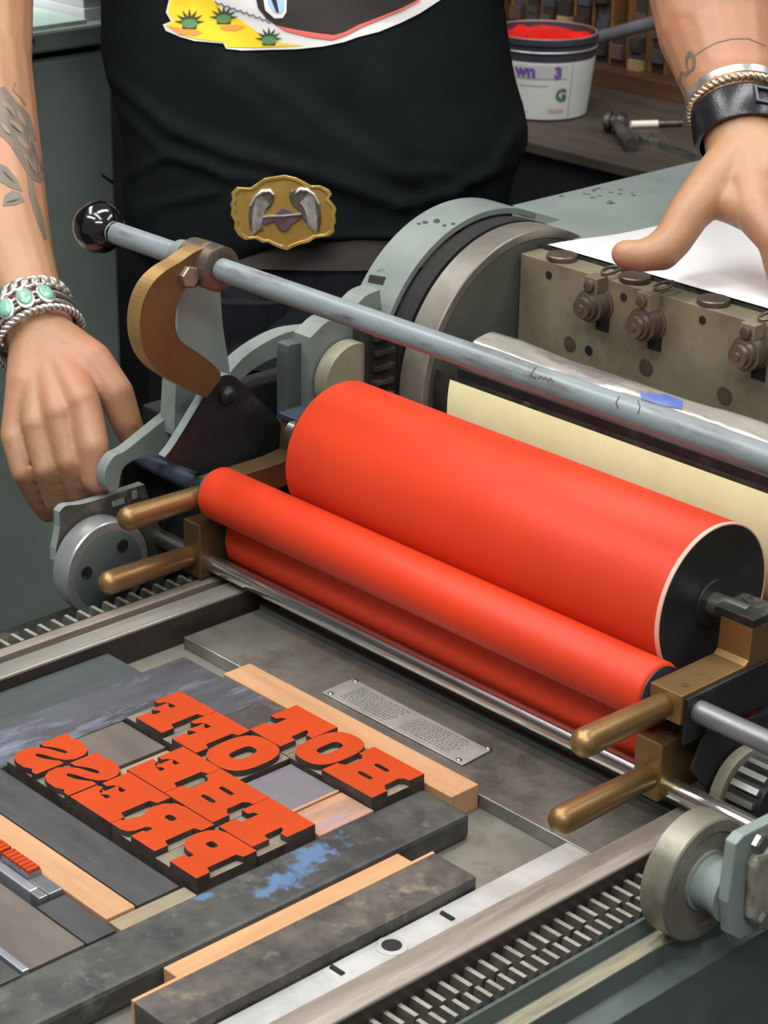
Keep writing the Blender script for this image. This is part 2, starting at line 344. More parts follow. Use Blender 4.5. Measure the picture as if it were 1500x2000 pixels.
# ================================================================== the form: wood type, mirrored as type is
def sup(cx, cy, rx, ry, e=2.6, n=40):
    o = []
    for i in range(n):
        a = 2*PI*i/n; c, s_ = math.cos(a), math.sin(a)
        o.append((cx+rx*math.copysign(abs(c)**(2/e), c), cy+ry*math.copysign(abs(s_)**(2/e), s_)))
    return o
def slot(x0, x1, y0, y1): return sup((x0+x1)/2, (y0+y1)/2, (x1-x0)/2, (y1-y0)/2, 3.5, 16)
LS = [(0, 78), (11, 74), (11, 26), (0, 22)]           # left side of a stem with its two slab serifs
GL = {
 'H': (104, [[(0, 0), (104, 0), (104, 29), (97, 31), (90, 37), (90, 64), (96, 70), (104, 71), (104, 100), (0, 100), (0, 71), (8, 70), (14, 64), (14, 37), (7, 31), (0, 29)], slot(38, 66, 63, 71), slot(38, 66, 31, 39)]),
 'O': (82, [sup(41, 50, 41, 51, 2.7), sup(41, 50, 11.5, 21, 3.2, 24)]),
 'T': (94, [[(0, 100), (94, 100), (94, 50), (81, 50), (77, 58), (70, 61), (70, 32), (74, 29), (82, 29), (82, 0), (12, 0), (12, 29), (20, 29), (24, 32), (24, 61), (17, 58), (13, 50), (0, 50)]]),
 'F': (84, [[(0, 0), (60, 0), (60, 25), (51, 25), (50, 38), (56, 38), (61, 33), (66, 33), (66, 62), (62, 62), (57, 57), (50, 57), (50, 66), (62, 65), (70, 61), (74, 52), (84, 52), (84, 100), (0, 100)]+LS]),
 'E': (84, [[(0, 0), (84, 0), (84, 46), (74, 46), (70, 38), (62, 34), (50, 33), (50, 41), (57, 41), (61, 36), (66, 36), (66, 64), (61, 64), (57, 59), (50, 59), (50, 67), (62, 66), (70, 62), (74, 54), (84, 54), (84, 100), (0, 100)]+LS]),
 'P': (88, [[(0, 0), (56, 0), (56, 23), (47, 25), (47, 33), (62, 33), (74, 37), (84, 48), (88, 66), (84, 84), (74, 96), (60, 100), (0, 100)]+LS, slot(43, 60, 60, 72)]),
 'R': (92, [[(0, 0), (50, 0), (50, 20), (45, 22), (45, 32), (50, 33), (55, 28), (57, 12), (62, 4), (72, 0), (92, 0), (92, 14), (86, 18), (85, 32), (78, 43), (86, 52), (90, 68), (86, 84), (76, 96), (60, 100), (0, 100)]+LS, slot(43, 60, 62, 73)]),
 'S': (72, [[(70, 54), (70, 100), (60, 100), (55, 96), (44, 101), (26, 101), (10, 94), (2, 82), (1, 66), (8, 54), (22, 46), (40, 40), (49, 35), (48, 31), (42, 30), (30, 34), (16, 43), (12, 47), (2, 47), (2, 0), (12, 0), (18, 5), (30, -1), (48, -1), (62, 5), (70, 17), (71, 32), (65, 45), (50, 55), (32, 61), (23, 65), (24, 69), (30, 70), (42, 66), (56, 57), (60, 54)]]),
}
ROWS = [('HOT', -0.1879, -0.1453, [(0.0292, 0.0737), (-0.0035, 0.0290), (-0.0430, -0.0037)]),
        ('OFF', -0.2313, -0.1887, [(-0.0362, 0.0007), (-0.0700, -0.0364), (-0.1069, -0.0702)]),
        ('THE', -0.2748, -0.2322, [(0.0335, 0.0738), (-0.0115, 0.0333), (-0.0480, -0.0117)]),
        ('PRESS', -0.3185, -0.2756, [(0.0362, 0.0735), (-0.0045, 0.0360), (-0.0448, -0.0047), (-0.0780, -0.0450), (-0.1096, -0.0782)])]
ORD = {'HOT': 'top', 'OFF': 'second', 'THE': 'third', 'PRESS': 'bottom'}
WH = {('OFF', 1): 'the F next to the O', ('OFF', 2): 'the outer F beside the blue-grey furniture', ('PRESS', 3): 'the S next to the E', ('PRESS', 4): 'the outermost S'}
for word, y0, y1, cells in ROWS:
    for k, (xa, xb) in enumerate(cells):
        ch = word[k]; w, loops = GL[ch]
        lab = 'orange inked mirrored wooden type letter %s in the word %s' % (ch, word)
        if (word, k) in WH: lab = 'orange inked mirrored wooden type letter in %s: %s' % (word, WH[(word, k)])
        t = thing('wood_type_letter', lab, 'type letter', ((xa+xb)/2, (y0+y1)/2, 0), 'wood type letters in the form')
        bb = B(); bb.cur = 1; bb.box(xa+0.0001, xb-0.0001, y0, y1, 0, T-0.0040); bb.mi[1] = 0; bb.build('block', [type_shoulder, type_wood], t)
        sx = (xb-xa-0.0002)/w; sy = (y1-y0)/100
        f = B(); f.poly(loops, lambda a, b, h: Vector((xb-0.0001-a*sx, y0+b*sy, h)), T-0.0040, T, 1)
        f.build('letter_face', [type_ink, type_wood], t)

# ------------------------------------------------------------------ furniture round the type
FZ = 0.0165
def furn(name, lab, cat, mat, x0, x1, y0, y1, z=FZ, group='wooden furniture locked round the type', bevel=0.0006):
    o = box(name, mat, None, x0, x1, y0, y1, 0, z, bevel); return tag(o, lab, cat, group)
furn('furniture_strip', 'pale maple furniture strip along the top of HOT', 'furniture strip', maple, -0.1178, 0.0958, -0.1442, -0.1212)
bar = furn('furniture_bar', 'long mottled dark furniture bar with a blue ink patch', 'furniture bar', mottled, 0.0772, 0.1172, -0.62, -0.1498, 0.0172, bevel=0.003)
furn('furniture_strip', 'pale maple strip between the two dark bars', 'furniture strip', maple_y, 0.1180, 0.1310, -0.3762, -0.2090, 0.0150)
blk = thing('furniture_block', 'wide worn black block with a pale edge beside the metal scale', 'furniture block', (0.15, -0.3, 0), 'wooden furniture locked round the type')
box('block_body', mottled2, blk, 0.1338, 0.1668, -0.4070, -0.1950, 0, 0.0166, 0.0006)
box('pale_edge', maple_y, blk, 0.1315, 0.1338, -0.4070, -0.1948, 0, 0.0168, 0.0004)
furn('furniture_bar', 'flat green-grey furniture bar against the far rail', 'furniture bar', green_wood, -0.1955, -0.1560, -0.70, -0.1805, 0.0145)
furn('furniture_bar', 'blue-grey smeared furniture bar beside the letters OFF', 'furniture bar', blue_wood, -0.1545, -0.1100, -0.62, -0.1480)
furn('furniture_block', 'dark grey furniture block between the F and the maple strip', 'furniture block', blue_wood, -0.1098, -0.0720, -0.1870, -0.1455)
furn('furniture_block', 'black furniture block between the first T and the maple strip', 'furniture block', black_wood, -0.0718, -0.0432, -0.1870, -0.1455)
furn('furniture_block', 'grey furniture block filling the end of the line OFF', 'furniture block', quad, 0.0022, 0.0445, -0.2305, -0.1890)
furn('reglet', 'thin pale reglet next to the grey block of OFF', 'reglet', maple_y, 0.0446, 0.0468, -0.2310, -0.1890, 0.0170)
furn('furniture_block', 'pinkish stained maple block at the right end of OFF', 'furniture block', pinkish, 0.0480, 0.0765, -0.2312, -0.1888)
furn('furniture_block', 'brownish grey block at the left end of THE', 'furniture block', brown_plate, -0.1090, -0.0645, -0.2742, -0.2330)
furn('reglet', 'tan reglet between the brown-grey block and the E of THE', 'reglet', tan_reglet, -0.0630, -0.0485, -0.2742, -0.2330, 0.0150)
furn('furniture_bar', 'broad black furniture bar under the word PRESS', 'furniture bar', dark_wood_x, -0.20, 0.0645, -0.3525, -0.3235)
furn('reglet', 'narrow tan reglet at the right end of the broad black bar', 'reglet', tan_reglet, 0.0650, 0.0765, -0.3720, -0.3205, 0.0150)
furn('furniture_strip', 'pale maple furniture strip above the small metal type', 'furniture strip', maple, -0.20, 0.0643, -0.3728, -0.3535)
furn('furniture_strip', 'dark grey furniture strip below the maple strip', 'furniture strip', dark_wood_x, 0.0275, 0.0742, -0.3925, -0.3740, 0.0150)
furn('furniture_block', 'wide brown-grey furniture plate below the metal type', 'furniture block', brown_plate, -0.20, 0.0735, -0.4285, -0.3935, 0.0150)
furn('metal_spacer', 'shiny silver metal spacing strip at the lower left', 'spacer', lead_bright, -0.20, 0.0745, -0.4335, -0.4292, 0.0165)
furn('furniture_bar', 'dark furniture bar in the lower left corner', 'furniture bar', mottled, -0.20, 0.0745, -0.52, -0.4345, 0.0150)
# small metal type line with its spacing slugs
slug = furn('metal_slug', 'grey metal slug behind the small red type', 'slug', lead_metal, -0.03, 0.0262, -0.3832, -0.3740, 0.0182, 'metal type line')
slug2 = furn('metal_slug', 'bright metal slug in front of the small red type', 'slug', lead_bright, -0.03, 0.0170, -0.3895, -0.3836, 0.0184, 'metal type line')
slug3 = furn('metal_spacer', 'short grey metal spacer ending the slug line', 'spacer', lead_metal, 0.0172, 0.0262, -0.3895, -0.3836, 0.0182, 'metal type line')
x = 0.0065; rr = random.Random(5)
gw = 0
for wd_, n in (('nearer', 7), ('farther', 5)):
    for i in range(n):
        w = rr.uniform(0.0026, 0.0042)
        t = thing('metal_type_letter', 'tiny red inked metal type letter, %s from the right end of the %s small word' % (('first', 'second', 'third', 'fourth', 'fifth', 'sixth', 'seventh')[i], 'nearer' if n == 7 else 'farther'), 'type letter', (x-w/2, -0.379, 0), 'small metal type letters, %s word' % wd_)
        box('type_body', lead_metal, t, x-w+0.0001, x, -0.3832, -0.3742, 0.0183, 0.0212, 0)
        g = B()
        g.box(x-w+0.0004, x-0.0003, -0.3826, -0.3750, 0.0212, T)
        g.build('letter_face', type_ink, t)
        x -= w
    x -= 0.0018
# splashes of blue ink on the mottled bar
def blob(cx, cy, rx, ry, seed, n=46, amp=0.5):
    return [(cx+rx*math.cos(2*PI*i/n)*(1+amp*noise.noise((math.cos(2*PI*i/n)*1.7+seed, math.sin(2*PI*i/n)*1.7, seed))), cy+ry*math.sin(2*PI*i/n)*(1+amp*noise.noise((math.cos(2*PI*i/n)*1.7, math.sin(2*PI*i/n)*1.7+seed, seed*2)))) for i in range(n)]
def blue_smear(o, spots):
    mt = mottled.copy(); mt.name = 'mottled_bar_with_blue_ink'; nt = mt.node_tree; N, L = nt.nodes, nt.links; b = N['Principled BSDF']
    base = b.inputs['Base Color'].links[0].from_socket; tc = N.new('ShaderNodeTexCoord'); acc = None
    for (u, v, rx, ry) in spots:
        p = P(u, v, z=0.0172)-WL[o]
        mp = N.new('ShaderNodeMapping'); mp.vector_type = 'TEXTURE'; mp.inputs['Location'].default_value = p; mp.inputs['Scale'].default_value = (rx, ry, 0.01)
        ln = N.new('ShaderNodeVectorMath'); ln.operation = 'LENGTH'; L.new(tc.outputs['Object'], mp.inputs[0]); L.new(mp.outputs[0], ln.inputs[0])
        mr = N.new('ShaderNodeMapRange'); mr.inputs[1].default_value = 1.2; mr.inputs[2].default_value = 0.2; L.new(ln.outputs['Value'], mr.inputs[0])
        if acc is None: acc = mr.outputs[0]
        else:
            mx = N.new('ShaderNodeMath'); mx.operation = 'MAXIMUM'; L.new(acc, mx.inputs[0]); L.new(mr.outputs[0], mx.inputs[1]); acc = mx.outputs[0]
    n = N.new('ShaderNodeTexNoise'); n.inputs['Scale'].default_value = 95; n.inputs['Detail'].default_value = 7; n.inputs['Roughness'].default_value = 0.62; L.new(tc.outputs['Object'], n.inputs['Vector'])
    ad = N.new('ShaderNodeMath'); ad.operation = 'MULTIPLY_ADD'; L.new(acc, ad.inputs[0]); ad.inputs[1].default_value = 0.34; L.new(n.outputs['Fac'], ad.inputs[2])
    th = N.new('ShaderNodeMapRange'); th.inputs[1].default_value = 0.66; th.inputs[2].default_value = 0.80; L.new(ad.outputs[0], th.inputs[0])
    m2 = N.new('ShaderNodeMix'); m2.data_type = 'RGBA'; L.new(th.outputs[0], m2.inputs[0]); L.new(base, m2.inputs[6]); m2.inputs[7].default_value = lin('496687'); L.new(m2.outputs[2], b.inputs['Base Color'])
    o.data.materials[0] = mt
blue_smear(bar, ((622, 1668, 0.014, 0.030), (560, 1722, 0.011, 0.026), (515, 1742, 0.007, 0.016), (398, 1752, 0.005, 0.008)))

# ================================================================== the carriage
car = thing('press_carriage', 'grey cast carriage of the press with brass roller brackets and steel wheels', 'press carriage', (0, 0.05, 0.0))
def pxpoly(pts, x): return [(lambda q: (q.y, q.z))(P(u, v, x=x)) for u, v in pts]
def smo(pts, n=4, sharp=50):
    """rounds the flowing corners of an outline, keeps the sharp ones"""
    k = len(pts); out = []
    def ang(i):
        a, b, c = (Vector(pts[j % k]) for j in (i-1, i, i+1)); u, v = b-a, c-b
        return math.degrees(abs(u.angle(v))) if u.length and v.length else 0
    sh = [ang(i) > sharp for i in range(k)]
    for i in range(k):
        p0, p1, p2, p3 = (Vector(pts[j % k]) for j in (i-1, i, i+1, i+2))
        if sh[i]: p0 = p1-(p2-p1)
        if sh[(i+1) % k]: p3 = p2+(p2-p1)
        for j in range(n):
            t = j/n; q = 0.5*((2*p1)+(p2-p0)*t+(2*p0-5*p1+4*p2-p3)*t*t+(3*p1-p0-3*p2+p3)*t*t*t); out.append((q.x, q.y))
    return out
def plate(name, mat, parent, pts, x, th, side=None, bevel=0.0008, flow=True):
    if flow: pts = smo(pts)
    """outline read at the plane X = x, thickness th going away to -X"""
    mats = [mat, side] if side else mat
    b = B(); b.poly([pts], yz(x-th, x), 0, 1, 1 if side else None)
    return b.build(name, mats, parent, bevel=bevel)
def handle(parent, x, z, y0, y1):
    L_ = y0-y1; r0, r1 = 0.0070, 0.0086
    prof = [(0, r0), (0.001, r0+0.0003)]+[(L_-r1-0.004, r1)]+[(L_-r1+r1*math.sin(a), r1*math.cos(a)) for a in [i*PI/2/8 for i in range(0, 9)]]
    return B().lathe((x, y0, z), (0, -1, 0), prof, 28).build('brass_handle', brass, parent, smooth=60)
GY = -0.0625; GZ = P(830, 1303, y=GY).z
# upper and lower brackets, near side
ub = B().poly([[(-0.0725, 0.083), (-0.0725, 0.1015), (-0.0160, 0.1015), (-0.0125, 0.104), (-0.0115, 0.1245), (0.012, 0.1245), (0.013, 0.102), (0.11, 0.102), (0.11, 0.083)]], yz(0.1815, 0.2050), 0, 1).build('upper_bracket', brass, car, bevel=0.0008)
box('axle_clamp', dark_metal, ub, 0.1770, 0.2055, -0.0120, 0.0155, 0.1246, 0.1300, 0.0008)
handle(ub, 0.1925, 0.0915, -0.0725, -0.1475)
B().cyl((0.197, -0.060, 0.1014), (0.197, -0.060, 0.1018), 0.0026, 16).build('pin', brass_dark, ub)
box('arm_side', black_iron, ub, 0.2050, 0.2075, -0.0700, 0.11, 0.070, 0.0995, 0.0006)
lb = box('lower_block', brass, car, 0.1745, 0.1945, -0.0740, -0.0080, 0.0285, 0.0660, 0.0012)
handle(lb, 0.1860, GZ+0.0085, -0.0740, -0.1555)
B().cyl((0.1845, -0.055, 0.0655), (0.1845, -0.055, 0.0672), 0.0055, 20).build('screw_head', brown_steel, lb, smooth=50)
# the same, far side
ub2 = B().poly([[(-0.0695, 0.083), (-0.0695, 0.1015), (-0.012, 0.1015), (0.004, 0.1035), (0.006, 0.126), (0.024, 0.126), (0.026, 0.102), (0.09, 0.102), (0.09, 0.083)]], yz(-0.2340, -0.2150), 0, 1).build('upper_bracket', brass_dark, car, bevel=0.0008)
box('axle_clamp', steel_blue, ub2, -0.2350, -0.2080, 0.0040, 0.0260, 0.1260, 0.1310, 0.0008)
handle(ub2, -0.2330, 0.0870, -0.0680, -0.1400)
lb2 = box('lower_block', brass_dark, car, -0.2480, -0.2295, -0.0740, -0.0080, 0.0240, 0.0660, 0.0012)
handle(lb2, -0.2400, GZ+0.006, -0.0740, -0.1530)
B().cyl((-0.33, GY, GZ), (0.300, GY, GZ), 0.0064, 28).build('guard_rod', chrome, car, smooth=50)
# wheels
def wheel(x0, x1, y, z, r, face, near):
    t = B().lathe((x0, y, z), (1, 0, 0), [(0, r-0.001), (0.001, r), (x1-x0-0.001, r), (x1-x0, r-0.001), (x1-x0, r*0.80), (x1-x0-0.0015, r*0.79), (x1-x0-0.0015, 0.001)], 64)
    return t.build('carriage_wheel', face, car, smooth=40)
w1 = wheel(0.2535, 0.2710, -0.1235, 0.0333, 0.0360, M('wheel_steel', '8c887a', '757264', s=16, r=0.4, m=0.5, c3='5c594b', s3=20, ramp3=(0.52, 0.75)), True)
B().lathe((0.2694, -0.1235, 0.0333), (1, 0, 0), [(0, 0.0172), (0.002, 0.0172), (0.002, 0.0152), (0.004, 0.0148), (0.010, 0.0145), (0.0190, 0.0165)], 40).build('hub', grey_paint, w1, smooth=40)
w2 = wheel(-0.2885, -0.2705, -0.1238, 0.0336, 0.0354, M('wheel_steel_bright', 'b4b6ba', 'a2a4a6', s=16, r=0.32, m=0.7), False)
B().lathe((-0.2722, -0.1238, 0.0336), (1, 0, 0), [(0, 0.0290), (0.0018, 0.0290), (0.0022, 0.0284), (0.0022, 0.0002)], 48).build('face_disc', grey_dark, w2, smooth=40)
for k in range(3):
    a = math.radians(50+120*k); c = Vector((-0.2700, -0.1238+0.0195*math.cos(a), 0.0336+0.0195*math.sin(a)))
    sc = B().cyl(c, c+Vector((0.0008, 0, 0)), 0.0046, 18).build('screw', dark_metal, w2)
    B().box(c.x+0.0008, c.x+0.0011, c.y-0.0006, c.y+0.0006, c.z-0.004, c.z+0.004).build('screw_slot', black_matt, sc)
# near axle plate with its screws
pl = plate('axle_plate', grey_paint, car, pxpoly([(1446, 1628), (1430, 1646), (1414, 1760), (1420, 1822), (1436, 1833), (1640, 1750), (1640, 1530)], 0.293), 0.2955, 0.0075, bevel=0.0012, flow=False)
pl2 = plate('axle_housing', M('oily_cream_paint', '99988a', '7c796a', s=20, r=0.35, c3='4d4131', s3=14, ramp3=(0.55, 0.7)), car, pxpoly([(1470, 1668), (1462, 1690), (1456, 1790), (1470, 1806), (1640, 1740), (1640, 1590)], 0.298), 0.3025, 0.0070, bevel=0.003, flow=False)
for (u, v) in ((1492, 1652), (1497, 1800)):
    c = P(u, v, x=0.3040); B().lathe(c-Vector((0.004, 0, 0)), (1, 0, 0), [(0, 0.0062), (0.003, 0.0062), (0.004, 0.0045)], 6).build('bolt', steel, pl)
# near gear behind the lower rod
gc = P(1462, 1545, x=0.224); gy, gz = gc.y+0.004, gc.z-0.004
g = B().lathe((0.2130, gy, gz), (1, 0, 0), [(0, 0.0275), (0.0075, 0.0275), (0.0075, 0.008), (0.03, 0.008)], 48).build('gear_guard_ring', M('pale_oily_ring', '9c9a8a', '85826f', s=14, r=0.4, m=0.3), car, smooth=40)
gear = B().cyl((0.2206, gy, gz), (0.2440, gy, gz), 0.0215, 40).build('pinion_gear', black_iron, car, smooth=40)
for k in range(18):
    a = 2*PI*k/18; c = Vector((0.2320, gy+0.0232*math.cos(a), gz+0.0232*math.sin(a)))
    if k == 0:
        tb = B().box(-0.0095, 0.0095, -0.0022, 0.0022, -0.0019, 0.0019).build('gear_tooth', steel, gear, origin=(0, 0, 0)); tb.location = c-WL[gear]; tb.rotation_euler = (a, 0, 0)
    else:
        d = copy(tb, c, gear); d.rotation_euler = (a, 0, 0)
B().poly([pxpoly([(1345, 1500), (1375, 1425), (1640, 1350), (1640, 1700), (1390, 1560)], 0.208)], yz(0.2085, 0.2105), 0, 1).build('gear_backing', black_matt, car)

# triangular black side plate, far side
tri = pxpoly([(322, 893), (345, 862), (412, 752), (428, 737), (446, 732), (462, 738), (478, 754), (540, 815), (552, 850), (548, 880), (420, 924), (400, 927), (336, 902)], -0.2435)
plate('side_plate', black_iron, car, tri, -0.2435, 0.0075, side=grey_paint)
c = P(441, 770, x=-0.2435)
B().lathe(c, (1, 0, 0), [(0, 0.0068), (0.0035, 0.0068), (0.0045, 0.0050), (0.0060, 0.0044), (0.0070, 0.003)], 20).build('pivot_bolt', black_iron, car, smooth=40)
# grey lever below the hand, post, arched casting, bracket blocks
plate('crank_lever', grey_paint_worn, car, pxpoly([(205, 945), (206, 918), (222, 892), (250, 876), (336, 808), (352, 812), (350, 842), (318, 886), (262, 900), (240, 918), (232, 955), (216, 962)], -0.2790), -0.2790, 0.010)
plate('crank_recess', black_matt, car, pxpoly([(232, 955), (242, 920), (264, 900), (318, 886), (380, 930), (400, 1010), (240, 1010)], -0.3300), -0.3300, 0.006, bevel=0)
plate('upright_post', grey_paint, car, pxpoly([(347, 560), (430, 560), (436, 640), (450, 735), (446, 800), (350, 850), (340, 840), (346, 700)], -0.2680), -0.2680, 0.016)
hp = plate('wheel_housing', M('oily_dark_casting', '45433d', '33322d', s=30, r=0.5, c3='5f5d54', s3=18), car, pxpoly([(117, 1030), (116, 1000), (130, 988), (170, 982), (282, 946), (300, 1000), (330, 1090), (300, 1180), (240, 1200), (118, 1120)], -0.2895), -0.2895, 0.007, side=grey_paint)
for (u, v, w_, h_) in ((230, 981, 0.010, 0.004), (262, 966, 0.004, 0.006)):
    c = P(u, v, x=-0.2892); box('lug', grey_paint, hp, c.x-0.001, c.x+0.0016, c.y-w_/2, c.y+w_/2, c.z-h_/2, c.z+h_/2, 0.0004)
plate('arched_casting', grey_paint_worn, car, pxpoly([(444, 738), (474, 700), (520, 668), (566, 648), (622, 640), (640, 690), (560, 694), (516, 708), (474, 738), (440, 770)], -0.2960), -0.2960, 0.014)
box('side_frame', black_matt, car, -0.325, -0.302, -0.05, 0.36, 0.0, 0.125, 0.002)
box('side_frame_foot', black_iron, car, -0.300, -0.2560, -0.048, 0.10, 0.030, 0.098, 0.002)
box('rod_end_bracket', dark_metal, car, -0.3260, -0.3175, -0.074, -0.048, 0.020, 0.098, 0.001)
plate('guide_pillar', grey_dark, car, pxpoly([(562, 690), (572, 672), (602, 668), (606, 690), (606, 830), (562, 830)], -0.2450), -0.2450, 0.012)
plate('guide_block', grey_paint_worn, car, pxpoly([(606, 660), (640, 628), (676, 618), (712, 580), (742, 566), (748, 640), (690, 690), (640, 712), (640, 830), (606, 830)], -0.2350), -0.2350, 0.018, bevel=0.0012)
c = P(694, 745, x=-0.2200)
B().lathe((-0.2330, c.y, c.z), (1, 0, 0), [(0, 0.0285), (0.013, 0.0285), (0.013, 0.002)], 48).build('cam_follower', M('cream_oily_metal', '9a9784', '85816c', s=20, r=0.45, m=0.2), car, smooth=40)
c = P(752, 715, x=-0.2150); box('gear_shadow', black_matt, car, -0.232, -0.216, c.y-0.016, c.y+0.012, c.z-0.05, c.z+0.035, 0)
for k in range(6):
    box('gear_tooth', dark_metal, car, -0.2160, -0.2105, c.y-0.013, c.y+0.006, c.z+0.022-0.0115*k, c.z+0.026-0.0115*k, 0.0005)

# ================================================================== impression cylinder
CY_, CZ_, CR = 0.2150, 0.1250, 0.1000
cyl = thing('impression_cylinder', 'large steel impression cylinder with cream tympan and a bolted gripper bar', 'cylinder', (0, CY_, CZ_))
def ya(a, r=CR): return (CY_+r*math.cos(math.radians(a)), CZ_+r*math.sin(math.radians(a)))
body = [ya(86-i*280/72) for i in range(73)]+[(0.128, 0.142), (0.150, 0.128), (0.200, 0.125)]
B().poly([body], yz(-0.19, 0.20), 0, 1).build('cylinder_body', dark_metal, cyl, smooth=30)
endm = M('greenish_worn_disc', '5b6059', '4d514a', s=10, r=0.5, m=0.3)
for x0, x1 in ((-0.2150, -0.1900), (0.2000, 0.2250)):
    rg = B().lathe((x0, CY_, CZ_), (1, 0, 0), [(0, 0.1105), (0.001, 0.1115), (x1-x0-0.001, 0.1115), (x1-x0, 0.1105), (x1-x0, 0.1045), (x1-x0-0.001, 0.1040)], 128)
    rg.build('bearer_ring', M('bearer_ring_metal', '8b877b', '75716a', s=14, r=0.42, m=0.45, c3='5b564c', s3=10, ramp3=(0.5, 0.75)), cyl, smooth=40)
    B().lathe((x0, CY_, CZ_), (1, 0, 0), [(0.002, 0.1035), (x1-x0-0.0004, 0.1035)], 96).build('end_disc', endm, cyl, smooth=40)
tym = []
for k in range(73): tym.append(ya(85-k*277/72, CR+0.0006))
tv = [(x, a, b_) for x in (-0.1745, 0.1985) for a, b_ in tym]
B().add(tv, [(i, i+1, 73+i+1, 73+i) for i in range(72)]).build('tympan_sheet', cream_paper, cyl, smooth=60, recalc=False)
# dark slot bar above the tympan and the plastic-wrapped reel rod
box('reel_slot', black_iron, cyl, -0.17, 0.20, 0.1195, 0.1330, 0.140, 0.1560, 0.001)
pr_ = B(); rings = []
for i in range(90):
    x = -0.168+0.366*i/89; rg = []
    for j in range(28):
        a = 2*PI*j/28; r = 0.0175+0.0022*noise.noise((x*14, math.cos(a)*1.6, math.sin(a)*1.6))+0.0005*noise.noise((x*90, math.cos(a)*4, math.sin(a)*4))
        rg.append((x, 0.1455+r*math.cos(a), 0.1610+0.9*r*math.sin(a)))
    rings.append(rg)
reel_o = pr_.loft(rings).build('wrapped_reel_rod', plastic, cyl, smooth=60)
# gripper bar
gb = box('gripper_bar', gripper_metal, cyl, -0.1870, 0.1985, 0.2000, 0.2215, 0.1255, 0.2225, 0.0008)
for (u, v) in ((1095, 500), (1240, 541), (1395, 585), (1555, 630)):
    p = P(u, v, z=0.2255)
    B().lathe((p.x, 0.2110, 0.2225), (0, 0, 1), [(0, 0.0112), (0.0008, 0.0116), (0.0036, 0.0116), (0.0044, 0.0108), (0.0046, 0.001)], 32).build('cap_screw', brown_steel, gb, smooth=40)
for (u, v) in ((1133, 603), (1235, 640), (1438, 697), (1560, 735)):
    p = P(u, v, y=0.1790); x, z = p.x, p.z
    gr = B().lathe((x, 0.2000, z), (0, -1, 0), [(0, 0.0132), (0.0015, 0.0132), (0.0020, 0.0122), (0.0120, 0.0120), (0.0125, 0.0100), (0.0165, 0.0096), (0.0168, 0.0078), (0.0205, 0.0075), (0.0208, 0.0030), (0.0218, 0.0026)], 32).build('gripper_plunger', brown_steel, gb, smooth=40)
    box('gripper_clamp', gripper_metal, gr, x-0.006, x+0.0065, 0.1885, 0.2005, z+0.0100, 0.2245, 0.0008)
    B().lathe((x, 0.1885, 0.2185), (0, -1, 0), [(0, 0.0042), (0.0025, 0.0042), (0.0032, 0.003)], 16).build('screw', brown_steel, gr, smooth=40)
    lp = [(x+0.0046*math.cos(2*PI*i/24)+0.004, 0.2060+0.0085*math.sin(2*PI*i/24), 0.2275+0.0010*math.sin(2*PI*i/24)) for i in range(24)]
    B().tube(lp, 0.0013, 8, closed=True).build('wire_loop', brown_steel, gr, smooth=60)
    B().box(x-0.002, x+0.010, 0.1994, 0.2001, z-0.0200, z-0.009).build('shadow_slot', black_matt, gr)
for (u, v, r) in ((1072, 537, 0.0030), (1218, 580, 0.0030), (1372, 625, 0.0030), (1113, 671, 0.0060), (1150, 684, 0.0036), (1262, 717, 0.0066), (1415, 772, 0.0066)):
    p = P(u, v, y=0.1998); B().lathe((p.x, 0.2004, p.z), (0, -1, 0), [(0, r), (0.0012, r*0.95), (0.0012, r*0.5)], 16).build('screw_hole', black_iron if r < 0.004 else brown_steel, gb, smooth=30)

# curved guard over the cylinder's far end
gd = B(); A0, A1, n = 64, 176, 40
r0, r1 = 0.1135, 0.1180
outl = [ya(A0+(A1-A0)*i/n, r1) for i in range(n+1)]+[ya(A1-(A1-A0)*i/n, r0) for i in range(n+1)]
gd.poly([outl], yz(-0.2740, -0.2340), 0, 1)
go = gd.build('cylinder_guard', grey_paint_worn, car, smooth=35, bevel=0.0008)
B().lathe((-0.2330, CY_, CZ_), (1, 0, 0), [(0, 0.112), (0.016, 0.112)], 96).build('guard_gap_disc', black_matt, car, smooth=30)

# ================================================================== feed board and sheet
fb = thing('feed_board', 'flat grey painted feed board behind the cylinder', 'feed board', (0, 0.5, 0.2))
B().poly([[(-0.2900, 0.2980), (-0.2350, 0.2980), (-0.2350, 0.2620), (0.30, 0.2620), (0.30, 0.86), (-0.2900, 0.86)]], lambda a, b, h: Vector((a, b, h)), 0.2100, 0.2215).build('board', grey_paint, fb, bevel=0.0012)
box('board_side', black_iron, fb, -0.2880, -0.2780, 0.30, 0.86, 0.02, 0.2100, 0.001)
chips = B(); rr = random.Random(2)
for k in range(16):
    p = P(rr.gauss(1165, 30), rr.gauss(382, 8), z=0.2216); chips.poly([blob(p.x, p.y, rr.uniform(0.001, 0.003), rr.uniform(0.001, 0.003), rr.uniform(0, 9), 10)], lambda a, b, h: Vector((a, b, h)), None, 0.2217)
ch = chips.build('paint_chips', M('chip_dark', '4a4c4a', r=0.6), fb, recalc=False); ch['kind'] = 'stuff'
a = P(1094, 472, z=0.2262); b_ = P(1285, 438, z=0.2230); dr = (b_-a); dr.z = 0; dr.normalize()
pv = []; nx, ny = 3, 24
for j in range(ny+1):
    t = 0.30*j/ny
    for i in range(nx):
        q0 = Vector((a.x, 0.2225+(a.x-a.x), 0))+dr*t+Vector((0.30*i/(nx-1), 0, 0))
        z = 0.2265-min(1, t/0.09)**2*(3-2*min(1, t/0.09))*0.0042
        pv.append((q0.x, q0.y, z))
pf = [(j*nx+i, j*nx+i+1, (j+1)*nx+i+1, (j+1)*nx+i) for j in range(ny) for i in range(nx-1)]
